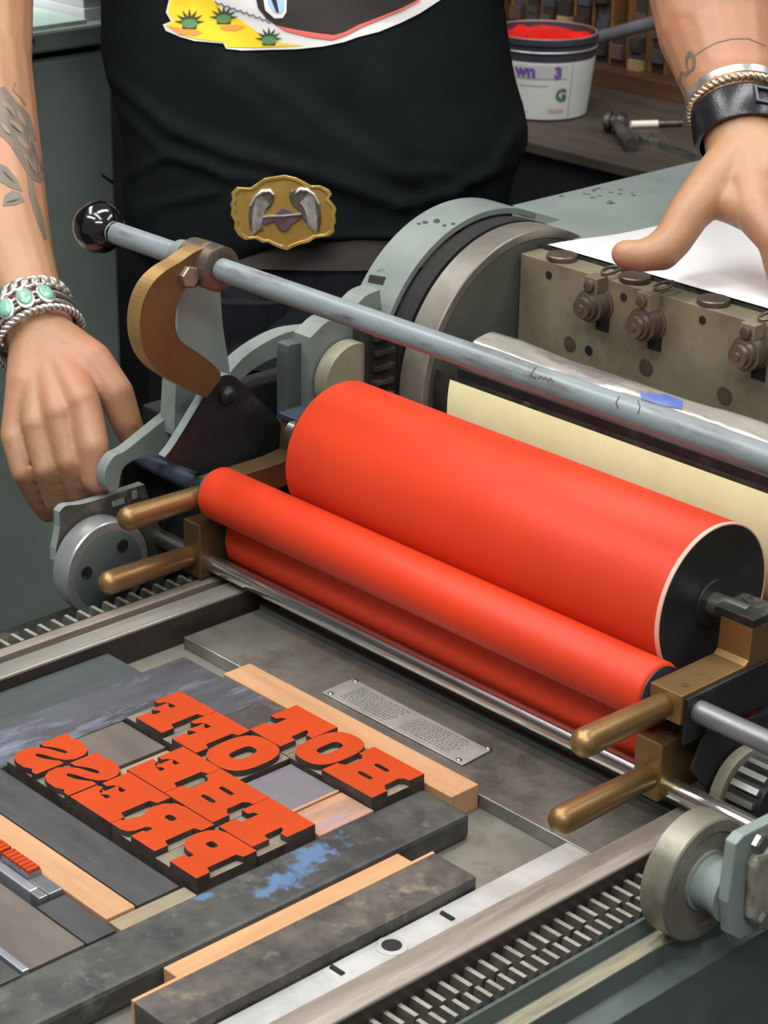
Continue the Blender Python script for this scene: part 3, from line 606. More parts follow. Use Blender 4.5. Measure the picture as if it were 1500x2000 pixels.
sh = B().add(pv, pf).build('paper_sheet', white_paper, None, smooth=60, recalc=False)
sd = sh.modifiers.new('thickness', 'SOLIDIFY'); sd.thickness = 0.0003
tag(sh, 'white sheet of paper lying under the hand behind the gripper bar', 'paper')

# ================================================================== the long bar with the black ball knob
RY = -0.0550
ra, rb = P(650, 602, y=RY), P(1200, 792, y=RY); RZ = (ra.z+rb.z)/2
kn = P(193, 438, y=RY)
tb_ = thing('trip_handle_bar', 'long grey bar across the carriage with a black ball knob and brass lever', 'handle bar', (-0.1, RY, RZ))
B().cyl((kn.x+0.012, RY, RZ), (0.46, RY, RZ), 0.0079, 32).build('bar', rod_paint, tb_, smooth=50); bar_o = [o for o in tb_.children if o.name.startswith('bar')][-1]
kr = 0.0190
B().lathe((kn.x-kr, RY, RZ), (1, 0, 0), [(kr-kr*math.cos(i*PI/22), kr*math.sin(i*PI/22)) for i in range(21)]+[(kr*2, 0.0080), (kr*2+0.002, 0.0080)], 48).build('ball_knob', bakelite, tb_, smooth=60)
xj = P(404, 520, y=RY).x
hub = B().lathe((xj-0.030, RY, RZ), (1, 0, 0), [(0, 0.0110), (0.012, 0.0125), (0.014, 0.0125)], 32).build('grey_collar', grey_paint_worn, tb_, smooth=40)
cl = B().lathe((xj-0.016, RY, RZ), (1, 0, 0), [(0, 0.0155), (0.017, 0.0160), (0.0185, 0.0140), (0.0205, 0.0140), (0.0215, 0.0158), (0.031, 0.0158), (0.032, 0.0145), (0.032, 0.0085)], 40).build('bronze_clamp', brown_steel, tb_, smooth=40)
LX = -0.2330
lev = pxpoly([(352, 512), (385, 490), (418, 484), (432, 500), (420, 540), (386, 560), (362, 562), (350, 585), (343, 618), (344, 645), (356, 668), (392, 692), (428, 724), (430, 742), (404, 776), (384, 770), (322, 735), (292, 706), (277, 672), (273, 632), (279, 592), (296, 556), (322, 530)], LX)
plate('brass_lever', brass_dark, tb_, lev, LX, 0.0140, side=M('brass_edge', 'b09060', '9a7a4a', s=14, r=0.4, m=0.6), bevel=0.0014)
c = P(378, 543, x=LX+0.006)
bo = B().lathe(c-Vector((0.012, 0, 0)), (1, 0, 0), [(0, 0.0075), (0.009, 0.0075), (0.010, 0.0070)], 6).build('hex_bolt', M('bolt_bronze', '9a9080', '7f7466', s=40, r=0.4, m=0.6), tb_)

# ================================================================== the person
NF = Vector((-fwd.x, -fwd.y, 0)).normalized(); NR = rt0.copy()      # facing direction, the viewer's right
def ring(v, uL, uR, dep, dz=None, flat=0.62, n=64, e=2.3, grow=0.0, amp=0.0, seed=0.0):
    c = D((uL+uR)/2, v, dep); hw = (uR-uL)/2*dep/F_PX+grow; hd = hw*flat; out = []
    for j in range(n):
        a = 2*PI*j/n; ca, sa = math.cos(a), math.sin(a)
        p = c+NR*(hw*math.copysign(abs(ca)**(2/e), ca))+NF*(hd*math.copysign(abs(sa)**(2/e), sa))
        if dz: p.z += dz(ca, sa)
        if amp:
            s_ = noise.noise((p.x*9+seed, p.y*9, p.z*16))+0.6*math.sin((p.z*1.1+p.dot(NR)*0.9)*62+3*noise.noise(p*7))
            p += (NR*ca+NF*sa)*amp*s_
        out.append(p)
    return out
person = thing('person', 'person in a black printed T-shirt and dark jeans leaning over the press', 'person', tuple(D(620, 420, 1.92).xy)+(FLOOR,))
rows = [(-560, 470, 720), (-520, 330, 860), (-470, 170, 1020), (-400, 110, 1080), (-300, 120, 1070), (-200, 150, 1040), (-100, 175, 1005), (-50, 184, 992), (0, 190, 986), (40, 194, 988), (80, 198, 993), (120, 204, 1000), (160, 216, 1008), (200, 226, 1018), (240, 232, 1026), (270, 236, 1028), (300, 240, 1020), (330, 244, 1008), (360, 247, 996), (385, 250, 988)]
def to_px(p):
    d = p-CAM; k = d.dot(fwd); return CX+F_PX*d.dot(RT)/k, CY-F_PX*d.dot(UP)/k
FOLDS = [([(215, 150), (330, 250), (450, 300), (600, 335), (780, 400)], 0.0085, 16), ([(225, 205), (320, 300), (440, 340), (520, 350)], 0.0060, 12), ([(240, 345), (330, 302), (400, 318), (445, 352)], 0.0060, 11),
         ([(245, 415), (340, 392), (430, 372)], 0.0055, 11), ([(480, 130), (640, 250), (760, 330), (900, 385)], 0.0045, 18), ([(1020, 240), (965, 330), (880, 380), (790, 402)], 0.0070, 15), ([(820, 332), (930, 352), (1010, 318)], 0.0045, 12)]
def fold(p):
    u, v = to_px(p); h = 0
    for pts, am, w in FOLDS:
        best = 1e9
        for (x0, y0), (x1, y1) in zip(pts, pts[1:]):
            dx, dy = x1-x0, y1-y0; t = max(0, min(1, ((u-x0)*dx+(v-y0)*dy)/(dx*dx+dy*dy))); best = min(best, math.hypot(u-x0-t*dx, v-y0-t*dy))
        h += am*(math.exp(-(best/w)**2)-0.45*math.exp(-(best/(2.4*w))**2))
    return p+NF*h
fine = []
for (v0, a0_, b0_), (v1, a1_, b1_) in zip(rows, rows[1:]):
    k = max(1, int((v1-v0)/9)) if v0 >= 0 else 2
    fine += [(v0+(v1-v0)*i/k, a0_+(a1_-a0_)*i/k, b0_+(b1_-b0_)*i/k) for i in range(k)]
fine.append(rows[-1]); NS = 200
hem = lambda ca, sa: -0.034*min(1, max(0, (-ca-0.10)*3)) if sa > -0.2 else -0.03
rs_ = [ring(v, a, b, 1.92, n=NS, amp=0.0 if v < -300 else 0.0035) for v, a, b in fine]
rs_.append(ring(394, 252, 986, 1.92, n=NS, dz=lambda ca, sa: 0.4*hem(ca, sa), amp=0.0035, grow=0.002))
rs_.append(ring(402, 252, 984, 1.92, n=NS, dz=hem, amp=0.0035, grow=0.005))
rs_.append(ring(408, 260, 978, 1.92, n=NS, dz=hem, grow=0.002, amp=0.0035))
rs_ = [[fold(p) if 0 < j < NS/2 else p for j, p in enumerate(r)] for r in rs_]
shb = B().loft(rs_, caps=False)
shirt = shb.build('t_shirt', shirt_m, person, smooth=179)
shirt_bvh = BVHTree.FromPolygons([tuple(p) for p in shb.v], shb.f)
jr = [(330, 278, 966), (380, 274, 972), (430, 274, 965), (480, 282, 955), (560, 288, 962), (660, 290, 968)]
jb = B().loft([ring(v, a, b, 1.92, flat=0.6, amp=0.002, seed=5) for v, a, b in jr])
for c_, s_ in ((490, -1), (785, 1)):
    top = D(c_, 600, 1.92); r0 = 0.088
    jb.loft([[Vector((top.x, top.y, 0))+NR*(s_*0.004*k+r*math.cos(2*PI*j/32))+NF*(r*math.sin(2*PI*j/32)+0.0*k)+Vector((0, 0, zz)) for j in range(32)] for k, (zz, r) in enumerate(((top.z+0.03, 0.088), (top.z-0.1, 0.088), (top.z-0.3, 0.075), (-0.45, 0.066), (-0.75, 0.058), (FLOOR+0.05, 0.06)))])
    jb.box(top.x-0.05, top.x+0.05, top.y-0.05, top.y+0.05, FLOOR, FLOOR+0.06)
jb.build('jeans', jeans_m, person, smooth=60)
bl = B(); b0 = [ring(v, a, b, 1.92, flat=0.6, grow=g) for v, a, b, g in ((408, 264, 968, 0.0005), (409, 264, 968, 0.002), (468, 266, 960, 0.002), (469, 266, 960, 0.0005))]
bl.loft(b0, caps=False); bl.build('belt', belt_m, person, smooth=40)
# belt buckle with its winged emblem
bp0 = D(555, 415, 1.775); bn = (NF+Vector((0, 0, 0.18))).normalized()
def bk(q): return lambda a, b, h: plane_pt(430+a/5.769, 320+b/5.769, bp0, bn)+bn*h
OUT = [(190, 260), (340, 268), (420, 215), (500, 158), (620, 138), (730, 122), (860, 152), (960, 204), (1030, 242), (1130, 240), (1230, 290), (1262, 340), (1226, 390), (1278, 450), (1312, 505), (1296, 570), (1308, 650), (1284, 705), (1290, 765), (1226, 812), (1080, 830), (1000, 882), (900, 905), (830, 935), (760, 968), (680, 948), (600, 912), (540, 880), (480, 884), (400, 842), (280, 852), (212, 804), (160, 722), (166, 650), (122, 570), (134, 500), (118, 450), (140, 400), (130, 320)]
cen = (715, 545); INN = [(cen[0]+(a-cen[0])*0.92, cen[1]+(b-cen[1])*0.90) for a, b in OUT]
buckle = B().poly([OUT], bk(0), 0, 0.0030).build('belt_buckle', gold, person, bevel=0.0008)
B().poly([OUT, INN], bk(0), 0.0030, 0.0048).build('rope_rim', M('bright_gold_rim', 'd8b96c', 'b08c40', s=60, r=0.28, m=0.85), buckle, bevel=0.0006)
WL_ = [(390, 810), (340, 720), (320, 580), (340, 460), (400, 370), (480, 310), (560, 300), (610, 340), (610, 410), (570, 480), (520, 520), (480, 600), (470, 680), (500, 740), (430, 760)]
WR_ = [(1110, 770), (1140, 640), (1130, 500), (1090, 410), (1020, 350), (940, 290), (860, 272), (790, 300), (780, 360), (800, 440), (850, 490), (900, 530), (930, 610), (1010, 700), (1050, 740)]
BAN = [(480, 585), (600, 575), (690, 490), (760, 500), (860, 560), (915, 565), (920, 610), (860, 650), (800, 690), (770, 740), (720, 765), (670, 740), (640, 690), (600, 650), (500, 690), (475, 640)]
for nm, pl_, mt in (('wing', WL_, pewter), ('wing', WR_, pewter), ('shield', BAN, M('tarnished_shield', '6a5660', '55434a', s=60, r=0.4, m=0.5))):
    B().poly([pl_], bk(0), 0.0030, 0.0050).build(nm, mt, buckle, bevel=0.0008)
fe = B()
def bez(a, b, c, t): return (a[0]*(1-t)**2+2*b[0]*t*(1-t)+c[0]*t*t, a[1]*(1-t)**2+2*b[1]*t*(1-t)+c[1]*t*t)
for k in range(7):
    f_ = k/6
    for sx, ox in ((1, 0), (-1, 1462)):
        a = (555-110*(1-f_)-40*f_*0, 315+130*f_); b = (370+95*f_, 400+120*f_); c = (375+95*f_, 800-90*f_)
        fe.tube([bk(0)(ox+sx*q[0], q[1]-(18 if sx < 0 else 0), 0.0050) for q in [bez(a, b, c, t/8) for t in range(9)]], [0.0010]*7+[0.0008, 0.0004], 6)
for ox in (0, 1):
    fe.tube([bk(0)(*( (q[0], q[1]) if not ox else (1462-q[0], q[1]-18)), 0.0054) for q in ((345, 470), (400, 365), (480, 308), (560, 300), (605, 345))], [0.001, 0.0016, 0.002, 0.002, 0.0014], 8)
fe.tube([bk(0)(a, b, 0.0054) for a, b in ((490, 592), (600, 585), (720, 582), (840, 572), (915, 566))], 0.0011, 6)
fe.build('feather_ridges', silver, buckle, smooth=60)

for sl in (((250, -440, 1.90, 150), (120, -400, 1.87, 160), (30, -300, 1.85, 165), (-20, -190, 1.83, 160)), ((990, -440, 1.90, 150), (1120, -420, 1.86, 155), (1230, -390, 1.80, 155), (1300, -360, 1.77, 150))):
    sv = B(); sv.tube([D(u, v, d) for u, v, d, r in sl], [r*d/F_PX for u, v, d, r in sl], 40, caps=False); sv.build('sleeve', shirt_m, person, smooth=179)  # sleeves out of view, added to shade the upper arms from above
# skin: both arms and hands with shoulders, neck and head as one continuous surface
sk = B()
def chain(pts, n=18):
    """pts: (u, v, depth, radius in px) joined as one tapering limb"""
    W = [(D(u, v, d), r*d/F_PX) for u, v, d, r in pts]
    for (p, r), (q_, s_) in zip(W, W[1:]):
        L_ = (q_-p).length
        if L_ > 1e-5: sk.tube([p, q_], [r, s_], n)
    for p, r in W:
        sk.lathe(p-Vector((0, 0, r)), (0, 0, 1), [(r-r*math.cos(i*PI/10), r*math.sin(i*PI/10)) for i in range(11)], n)
# arm at the crank (viewer's left)
chain([(78, 655, 1.610, 70), (56, 600, 1.625, 70), (22, 500, 1.65, 82), (-22, 330, 1.70, 106), (-52, 130, 1.75, 114), (-52, -60, 1.80, 118), (60, -380, 1.88, 120), (240, -420, 1.92, 110)])
for (u, v, d, r) in ((30, 850, 1.572, 27), (74, 830, 1.560, 29), (116, 808, 1.555, 31), (160, 786, 1.555, 33)):
    chain([(80, 660, 1.608, 62), ((80+u)/2+5, (660+v)/2, 1.585, 50), (u, v, d, r+3)])
chain([(164, 790, 1.555, 34), (182, 872, 1.546, 32), (188, 932, 1.552, 31), (198, 990, 1.600, 25)])
chain([(116, 812, 1.555, 32), (134, 900, 1.550, 25), (150, 962, 1.570, 24), (164, 1010, 1.600, 22)])
chain([(74, 834, 1.560, 30), (88, 915, 1.555, 24), (108, 978, 1.577, 23), (128, 1015, 1.600, 20)])
chain([(30, 856, 1.570, 28), (44, 922, 1.566, 23), (70, 972, 1.587, 21), (92, 1002, 1.600, 19)])
chain([(105, 670, 1.600, 55), (176, 710, 1.585, 46), (226, 768, 1.578, 36), (246, 822, 1.582, 31), (262, 862, 1.592, 27), (272, 890, 1.600, 23)])
chain([(150, 700, 1.590, 50), (150, 760, 1.575, 45)])
# arm over the paper (viewer's right)
chain([(1458, 300, 1.556, 78), (1446, 240, 1.568, 78), (1428, 160, 1.585, 96), (1404, 50, 1.610, 122), (1388, -80, 1.640, 134), (1370, -340, 1.72, 116), (1180, -400, 1.82, 120), (1000, -430, 1.92, 110)])
for (u, v, d, r) in ((1478, 425, 1.508, 38), (1530, 400, 1.52, 38), (1575, 380, 1.54, 36), (1610, 365, 1.56, 33)):
    chain([(1460, 305, 1.553, 74), ((1460+u)/2, (305+v)/2, 1.53, 58), (u, v, d, r)])
chain([(1440, 320, 1.545, 62), (1392, 364, 1.535, 52), (1346, 416, 1.522, 43), (1314, 468, 1.512, 39), (1292, 490, 1.508, 39), (1254, 500, 1.505, 32), (1224, 497, 1.505, 29), (1220, 496, 1.505, 27)])
chain([(1400, 385, 1.535, 42), (1440, 400, 1.525, 42), (1478, 420, 1.512, 40)])
chain([(1482, 425, 1.508, 42), (1515, 470, 1.495, 36), (1528, 530, 1.498, 33), (1540, 600, 1.512, 26)])
chain([(1530, 402, 1.52, 38), (1590, 470, 1.50, 33), (1612, 540, 1.51, 29), (1618, 600, 1.53, 24)])
chain([(1575, 382, 1.54, 36), (1645, 440, 1.53, 31), (1670, 510, 1.535, 27), (1676, 560, 1.55, 23)])
chain([(1610, 368, 1.56, 32), (1670, 410, 1.56, 27), (1700, 470, 1.565, 23)])
# shoulders, neck and head (above the frame)
chain([(240, -420, 1.92, 110), (620, -480, 1.94, 150), (1000, -430, 1.92, 110)])
chain([(620, -480, 1.94, 150), (620, -640, 1.90, 125), (620, -760, 1.87, 130)])
chain([(620, -760, 1.87, 150), (620, -860, 1.88, 178), (620, -930, 1.89, 168)])
chain([(620, -800, 1.79, 26), (620, -850, 1.795, 18)])
for u in (448, 792): chain([(u, -830, 1.88, 24), (u, -870, 1.88, 28)])
me = bpy.data.meshes.new('tmp_skin'); me.from_pydata([tuple(p) for p in sk.v], [], sk.f)
tmp = bpy.data.objects.new('tmp_skin', me); COL.objects.link(tmp)
rm = tmp.modifiers.new('r', 'REMESH'); rm.mode = 'VOXEL'; rm.voxel_size = 0.0019
sm = tmp.modifiers.new('s', 'SMOOTH'); sm.factor = 0.5; sm.iterations = 6
dg = bpy.context.evaluated_depsgraph_get(); me2 = bpy.data.meshes.new_from_object(tmp.evaluated_get(dg))
bpy.data.objects.remove(tmp)
skv = [v.co.copy() for v in me2.vertices]; skf = [tuple(p.vertices) for p in me2.polygons]
me2.materials.clear(); me2.materials.append(skin); me2.polygons.foreach_set('use_smooth', [True]*len(me2.polygons)); me2.polygons.foreach_set('material_index', [0]*len(me2.polygons))
c0 = Vector((0, 0, 0)); body_o = link('body', me2, c0, person); me2.name = 'body'
skin_bvh = BVHTree.FromPolygons([tuple(p) for p in skv], skf)
# hair cap, outside the frame like the head
hc = D(620, -930, 1.90); B().lathe(hc-Vector((0, 0, 0.05)), (0, 0, 1), [(0, 0.078), (0.04, 0.082), (0.08, 0.062), (0.1, 0.02)], 32).build('hair', M('dark_hair', '221a15', r=0.7), person, smooth=60)

# ---- flat prints laid onto cloth and skin
def decal(name, loops, bvh, off, mat, parent, step=9):
    c = bpy.data.curves.new('tmp', 'CURVE'); c.dimensions = '2D'; c.fill_mode = 'BOTH'
    for lp in loops:
        sp = c.splines.new('POLY'); sp.points.add(len(lp)-1); sp.use_cyclic_u = True
        for i, q in enumerate(lp): sp.points[i].co = (q[0], q[1], 0, 1)
    o = bpy.data.objects.new('tmp', c); me = bpy.data.meshes.new_from_object(o); bpy.data.objects.remove(o); bpy.data.curves.remove(c)
    bm = bmesh.new(); bm.from_mesh(me); bmesh.ops.remove_doubles(bm, verts=bm.verts, dist=1e-4); bmesh.ops.triangulate(bm, faces=bm.faces)
    for _ in range(7):
        ed = [e for e in bm.edges if e.calc_length() > step]
        if not ed: break
        bmesh.ops.subdivide_edges(bm, edges=ed, cuts=1); bmesh.ops.triangulate(bm, faces=bm.faces)
    v, f, ok = [], [], []
    bm.verts.index_update()
    for q in bm.verts:
        d = ray(q.co.x, q.co.y).normalized(); h = bvh.ray_cast(CAM, d)
        ok.append(h[0] is not None); v.append(h[0]-d*off if h[0] is not None else Vector((0, 0, 0)))
    f = [tuple(w.index for w in p.verts) for p in bm.faces if all(ok[w.index] for w in p.verts)]
    bm.free(); bpy.data.meshes.remove(me)
    used = sorted({i for t in f for i in t}); mp = {k: i for i, k in enumerate(used)}
    b = B(); b.add([v[i] for i in used], [tuple(mp[i] for i in t) for t in f])
    return b.build(name, mat, parent, smooth=179, recalc=False)
bar_b = B().cyl((kn.x+0.012, RY, RZ), (0.46, RY, RZ), 0.0079, 32); bar_bvh = BVHTree.FromPolygons([tuple(p) for p in bar_b.v], bar_b.f)
def strip(pts, w):
    L_, R_ = [], []
    for i, q in enumerate(pts):
        p0, p1 = pts[max(i-1, 0)], pts[min(i+1, len(pts)-1)]; dx, dy = p1[0]-p0[0], p1[1]-p0[1]; l = math.hypot(dx, dy) or 1
        ww = w[i] if isinstance(w, list) else w
        L_.append((q[0]-dy/l*ww, q[1]+dx/l*ww)); R_.append((q[0]+dy/l*ww, q[1]-dx/l*ww))
    return L_+R_[::-1]
scr = M('scratch_dark', '33363a', r=0.6)
for pts in ([(1210, 774), (1203, 786), (1207, 798)], [(1246, 782), (1250, 794), (1246, 808)], [(1048, 716), (1040, 726), (1036, 734), (1046, 738)], [(1052, 740), (1056, 734), (1061, 741), (1066, 736), (1070, 744), (1076, 738), (1080, 746)]):
    decal('scratch', [strip(pts, 1.2)], bar_bvh, 0.0003, scr, bar_o, 12)
gd_bvh = BVHTree.FromPolygons([tuple(p) for p in gd.v], gd.f)
decal('guard_notch', [[(722, 536), (754, 541), (748, 557), (718, 551)]], gd_bvh, 0.0004, black_matt, go, 8)
for u, v, r in ((853, 432, 5), (868, 440, 3), (885, 437, 3), (830, 434, 4), (818, 437, 3)): decal('paint_chip', [blob(u, v, r*1.4, r*0.8, u*0.1, 12)], gd_bvh, 0.0003, scr, go, 9)
reel_bvh = BVHTree.FromPolygons([tuple(p) for p in pr_.v], pr_.f)
decal('blue_tape', [[(1250, 766), (1300, 770), (1334, 783), (1332, 800), (1285, 790), (1252, 780)]], reel_bvh, 0.0006, M('blue_tape', '4a5f9a', r=0.4), reel_o, 10)
def C6(pts): return [(300+a/2.5, b/2.5) for a, b in pts]
pw = M('print_white', 'c9c7c5', r=0.8); py_ = M('print_yellow', 'd6b91a', 'cc9222', s=26, r=0.8, ramp=(0.5, 0.75)); pk = M('print_black', '17130f', r=0.8); pr2 = M('print_red', 'd2584c', r=0.8); pb = M('print_blue', '8fb0d8', r=0.8); pg = M('print_green', '4f7a45', r=0.8); po = M('print_orange', 'e08a3a', r=0.8)
shirt_print = decal('shirt_print', [C6([(65, -100), (75, 0), (60, 60), (85, 105), (45, 120), (60, 150), (130, 180), (200, 200), (340, 212), (355, 238), (430, 246), (700, 240), (830, 226), (930, 205), (1000, 180), (1100, 155), (1210, 110), (1300, 65), (1400, 0), (1460, -100)])], shirt_bvh, 0.0016, pw, shirt)
decal('desert_patch', [C6([(75, -100), (80, 0), (70, 60), (95, 105), (55, 122), (130, 170), (220, 192), (345, 206), (360, 230), (500, 232), (740, 222), (600, 205), (540, 180), (470, 130), (420, 95), (380, 75), (330, 40), (290, 0), (270, -100)])], shirt_bvh, 0.0022, py_, shirt)
decal('desert_shade', [C6([(70, 125), (130, 135), (220, 150), (240, 160), (200, 175), (120, 165)]), C6([(320, 130), (400, 120), (450, 130), (400, 150), (340, 145)])], shirt_bvh, 0.0026, po, shirt)
decal('vehicle_shape', [C6([(480, -100), (510, 40), (550, 90), (600, 125), (700, 150), (800, 165), (880, 175), (930, 165), (1000, 130), (1100, 90), (1200, 50), (1290, 0), (1330, -100)])], shirt_bvh, 0.0024, pk, shirt)
decal('red_outline', [C6([(600, 125), (640, 150), (760, 180), (870, 195), (940, 172), (1020, 130), (1110, 92), (1210, 52), (1310, 0), (1290, 0), (1200, 45), (1100, 84), (1000, 122), (930, 158), (880, 172), (800, 162), (700, 146)])], shirt_bvh, 0.0028, pr2, shirt)
decal('wheel_rim', [C6([(520, -100), (545, 50), (590, 90), (630, 88), (648, 60), (650, 0), (640, -100)])], shirt_bvh, 0.0028, pw, shirt)
decal('wheel_blue', [C6([(550, -100), (560, 20), (590, 62), (625, 65), (638, 40), (636, -100)])], shirt_bvh, 0.0032, pb, shirt)
decal('wheel_spoke', [C6([(570, -100), (575, 0), (600, 60), (612, 60), (600, 0), (600, -100)])], shirt_bvh, 0.0036, pk, shirt)
sm_pts = [(300+k*31, 5+k*11) for k in range(9)]
cl_ = []
for a, b in sm_pts: cl_ += [(a, b), (a+10, b+14), (a+24, b+16)]
decal('smoke_outline', [strip(C6(cl_), 1.5)], shirt_bvh, 0.0026, M('print_smoke', '5f6172', r=0.8), shirt)
for (u, v, s_) in ((370, 44, 1.0), (437, 35, 0.95), (525, 77, 0.9)):
    sp = []
    for k in range(15):
        a = PI*(1.05-1.1*k/14); r = (31 if k % 2 else 14)*s_; sp.append((u+r*math.cos(a), v-r*math.sin(a)*0.9))
    sp += [(u+14*s_, v+12*s_), (u-14*s_, v+12*s_)]
    decal('cactus_spikes', [sp], shirt_bvh, 0.0030, M('print_dark_green', '2b3a20', r=0.8), shirt, 12)
    decal('cactus_body', [sup(u, v+2*s_, 15*s_, 9*s_, 2.2, 20)], shirt_bvh, 0.0034, pg, shirt, 12)
# tattoos
def tat(loops, m_=ink_tattoo, off=0.0006, nm='tattoo'): return decal(nm, loops, skin_bvh, off, m_, body_o, 7)
tat([[(-4, 172), (8, 168), (20, 183), (30, 196), (45, 210), (58, 224), (66, 250), (72, 275), (82, 318), (86, 342), (84, 360), (66, 352), (50, 334), (34, 306), (20, 284), (6, 268), (-4, 262)]])
tat([[(52, 338), (64, 350), (72, 390), (86, 430), (92, 466), (86, 468), (68, 420), (56, 380)]])
tat([[(-4, 318), (14, 326), (34, 350), (44, 374), (20, 366), (-4, 352)]])
tat([[(5, 402), (9, 382), (25, 371), (40, 376), (48, 392), (30, 400)]])
tat([strip([(30, 160), (26, 176), (40, 190), (50, 206)], 1.6)], ink_tattoo, 0.0005)
def leaf(cx, cy, ln, w, ang, n=10):
    ca, sa = math.cos(math.radians(ang)), math.sin(math.radians(ang)); o = []
    for i in range(n+1): t = i/n; o.append((t*ln, w*math.sin(PI*t)**0.8))
    for i in range(n-1, 0, -1): t = i/n; o.append((t*ln, -w*math.sin(PI*t)**0.8))
    return [(cx+a*ca-b*sa, cy+a*sa+b*ca) for a, b in o]
for k, (cx, cy, ln, w, ang) in enumerate(((4, 196, 44, 6, 52), (16, 232, 40, 5, 40), (34, 216, 36, 5, 62), (30, 262, 42, 5, 48), (56, 262, 34, 4, 74), (46, 300, 40, 5, 58), (64, 306, 34, 4, 76), (2, 240, 30, 4, 50))):
    tat([leaf(cx, cy, ln, w, ang)], ink_tattoo_l, 0.0008+0.0001*k)
for k, (cx, cy, ln, w, ang) in enumerate(((10, 206, 30, 1.2, 50), (20, 240, 30, 1.2, 42), (60, 272, 26, 1.2, 74), (50, 306, 30, 1.2, 60), (8, 395, 36, 1.2, -14), (4, 330, 36, 1.4, 46))):
    tat([leaf(cx, cy, ln, w, ang, 6)], M('tattoo_dark', '4d463d', r=0.6), 0.0018)
tat([strip([(1356, 108), (1372, 96), (1398, 82), (1430, 74), (1462, 74), (1496, 88)], 1.5)], ink_tattoo_l)
tat([sup(1348, 120, 10, 20, 2.2, 24), sup(1347, 123, 5, 12, 2.2, 20)])
tat([strip([(1346, 140), (1338, 146), (1330, 142), (1327, 156), (1332, 176), (1340, 192), (1341, 180), (1336, 164)], [4, 4, 3, 2.5, 2.5, 2, 1.5, 1])])

# ================================================================== jewellery
def frame(p_hand, p_arm):
    a = (p_arm-p_hand).normalized(); tocam = (CAM-p_hand).normalized()
    s1 = tocam.cross(a); s1 = -s1.normalized() if s1.dot(RT) < 0 else s1.normalized()
    s2 = a.cross(s1); s2 = s2 if s2.dot(tocam) > 0 else -s2
    return a, s1, s2
def rp(fr, c, th, rx, ry, off=0.0, dr=0.0):
    a, s1, s2 = fr; return c+a*off+s1*((rx+dr)*math.cos(th))+s2*((ry+dr)*math.sin(th))
LF = frame(D(92, 668, 1.605), D(40, 560, 1.640)); LC = D(66, 640, 1.614)
RX, RY_ = 0.0310, 0.0285
chn = thing('curb_chain_bracelet', 'silver curb chain bracelet highest on the wrist with turquoise', 'bracelet', LC)
nL = 26
for k in range(nL):
    th = 2*PI*k/nL; p = rp(LF, LC, th, RX, RY_, 0.0155, 0.0026); q0 = rp(LF, LC, th-0.05, RX, RY_); q1 = rp(LF, LC, th+0.05, RX, RY_); tg = (q1-q0).normalized(); nrm = (p-LC-LF[0]*0.0155).normalized(); wv = nrm.cross(tg)
    tw = 0.55; e1 = (tg*math.cos(tw)+wv*math.sin(tw)); e2 = nrm.cross(e1)
    lk = [p+e1*(0.0066*math.cos(2*PI*i/14))+e2*(0.0044*math.sin(2*PI*i/14))+nrm*(0.0008*math.sin(2*PI*i/14)) for i in range(14)]
    B().tube(lk, 0.0018, 7, closed=True).build('link', silver, chn, smooth=60)
cuff = thing('turquoise_cuff', 'silver cuff bracelet set with oval turquoise stones', 'bracelet', LC)
for off in (-0.0045, 0.0, 0.0045):
    B().tube([rp(LF, LC, 2*PI*i/64, RX, RY_, off, 0.0020) for i in range(64)], 0.0016, 8, closed=True).build('band', pewter if off == 0 else silver, cuff, smooth=60)
for th in (58, 84, 110, 138, 166):
    t_ = math.radians(th); p = rp(LF, LC, t_, RX, RY_, 0, 0.0025); nrm = (p-LC).normalized(); nrm = (nrm-LF[0]*nrm.dot(LF[0])).normalized(); tg = LF[0].cross(nrm)
    def ov(r, h): return [p+LF[0]*(r*1.5*math.cos(2*PI*i/24))+tg*(r*math.sin(2*PI*i/24))+nrm*h for i in range(24)]
    bz = B().loft([ov(0.0068, 0), ov(0.0068, 0.0020), ov(0.0058, 0.0026)]).build('bezel', silver, cuff, smooth=50)
    B().loft([ov(0.0056, 0.001), ov(0.0054, 0.0032), ov(0.0040, 0.0044), ov(0.0012, 0.0049)]).build('turquoise_stone', turq, bz, smooth=60)
def rope(name, label, fr, c, off, rx, ry, mat, turns=22, rs=0.0016, sp=0.0015):
    t = thing(name, label, 'bracelet', c)
    for ph in (0, PI):
        pts = []
        for i in range(280):
            th = 2*PI*i/280; p = rp(fr, c, th, rx, ry, off, 0.0024); nrm = (p-c-fr[0]*off).normalized(); w = turns*th+ph
            pts.append(p+nrm*(sp*math.cos(w))+fr[0]*(sp*math.sin(w)))
        B().tube(pts, rs, 7, closed=True).build('strand', mat, t, smooth=60)
    return t
rope('rope_bracelet', 'twisted silver rope bracelet nearest the hand at the crank', LF, LC, -0.0130, RX, RY_, silver)
RF = frame(D(1458, 310, 1.553), D(1440, 200, 1.578)); RC = D(1447, 245, 1.567)
RX2, RY2 = 0.0308, 0.0290
wt = thing('leather_wrist_cuff', 'black leather wrist cuff with a metal keeper', 'wrist cuff', RC)
def lring(off, dr): return [rp(RF, RC, 2*PI*i/64, RX2, RY2, off, dr) for i in range(64)]
B().loft([lring(-0.0150, 0.0005), lring(-0.0150, 0.0030), lring(-0.0120, 0.0042), lring(0.0100, 0.0042), lring(0.0130, 0.0030), lring(0.0130, 0.0005)], caps=False).build('strap', leather, wt, smooth=50)
p = rp(RF, RC, math.radians(58), RX2, RY2, 0, 0.0045); nrm = (p-RC).normalized(); tg = RF[0].cross(nrm)
def kq(a, b, h): return p+RF[0]*a+tg*b+nrm*h
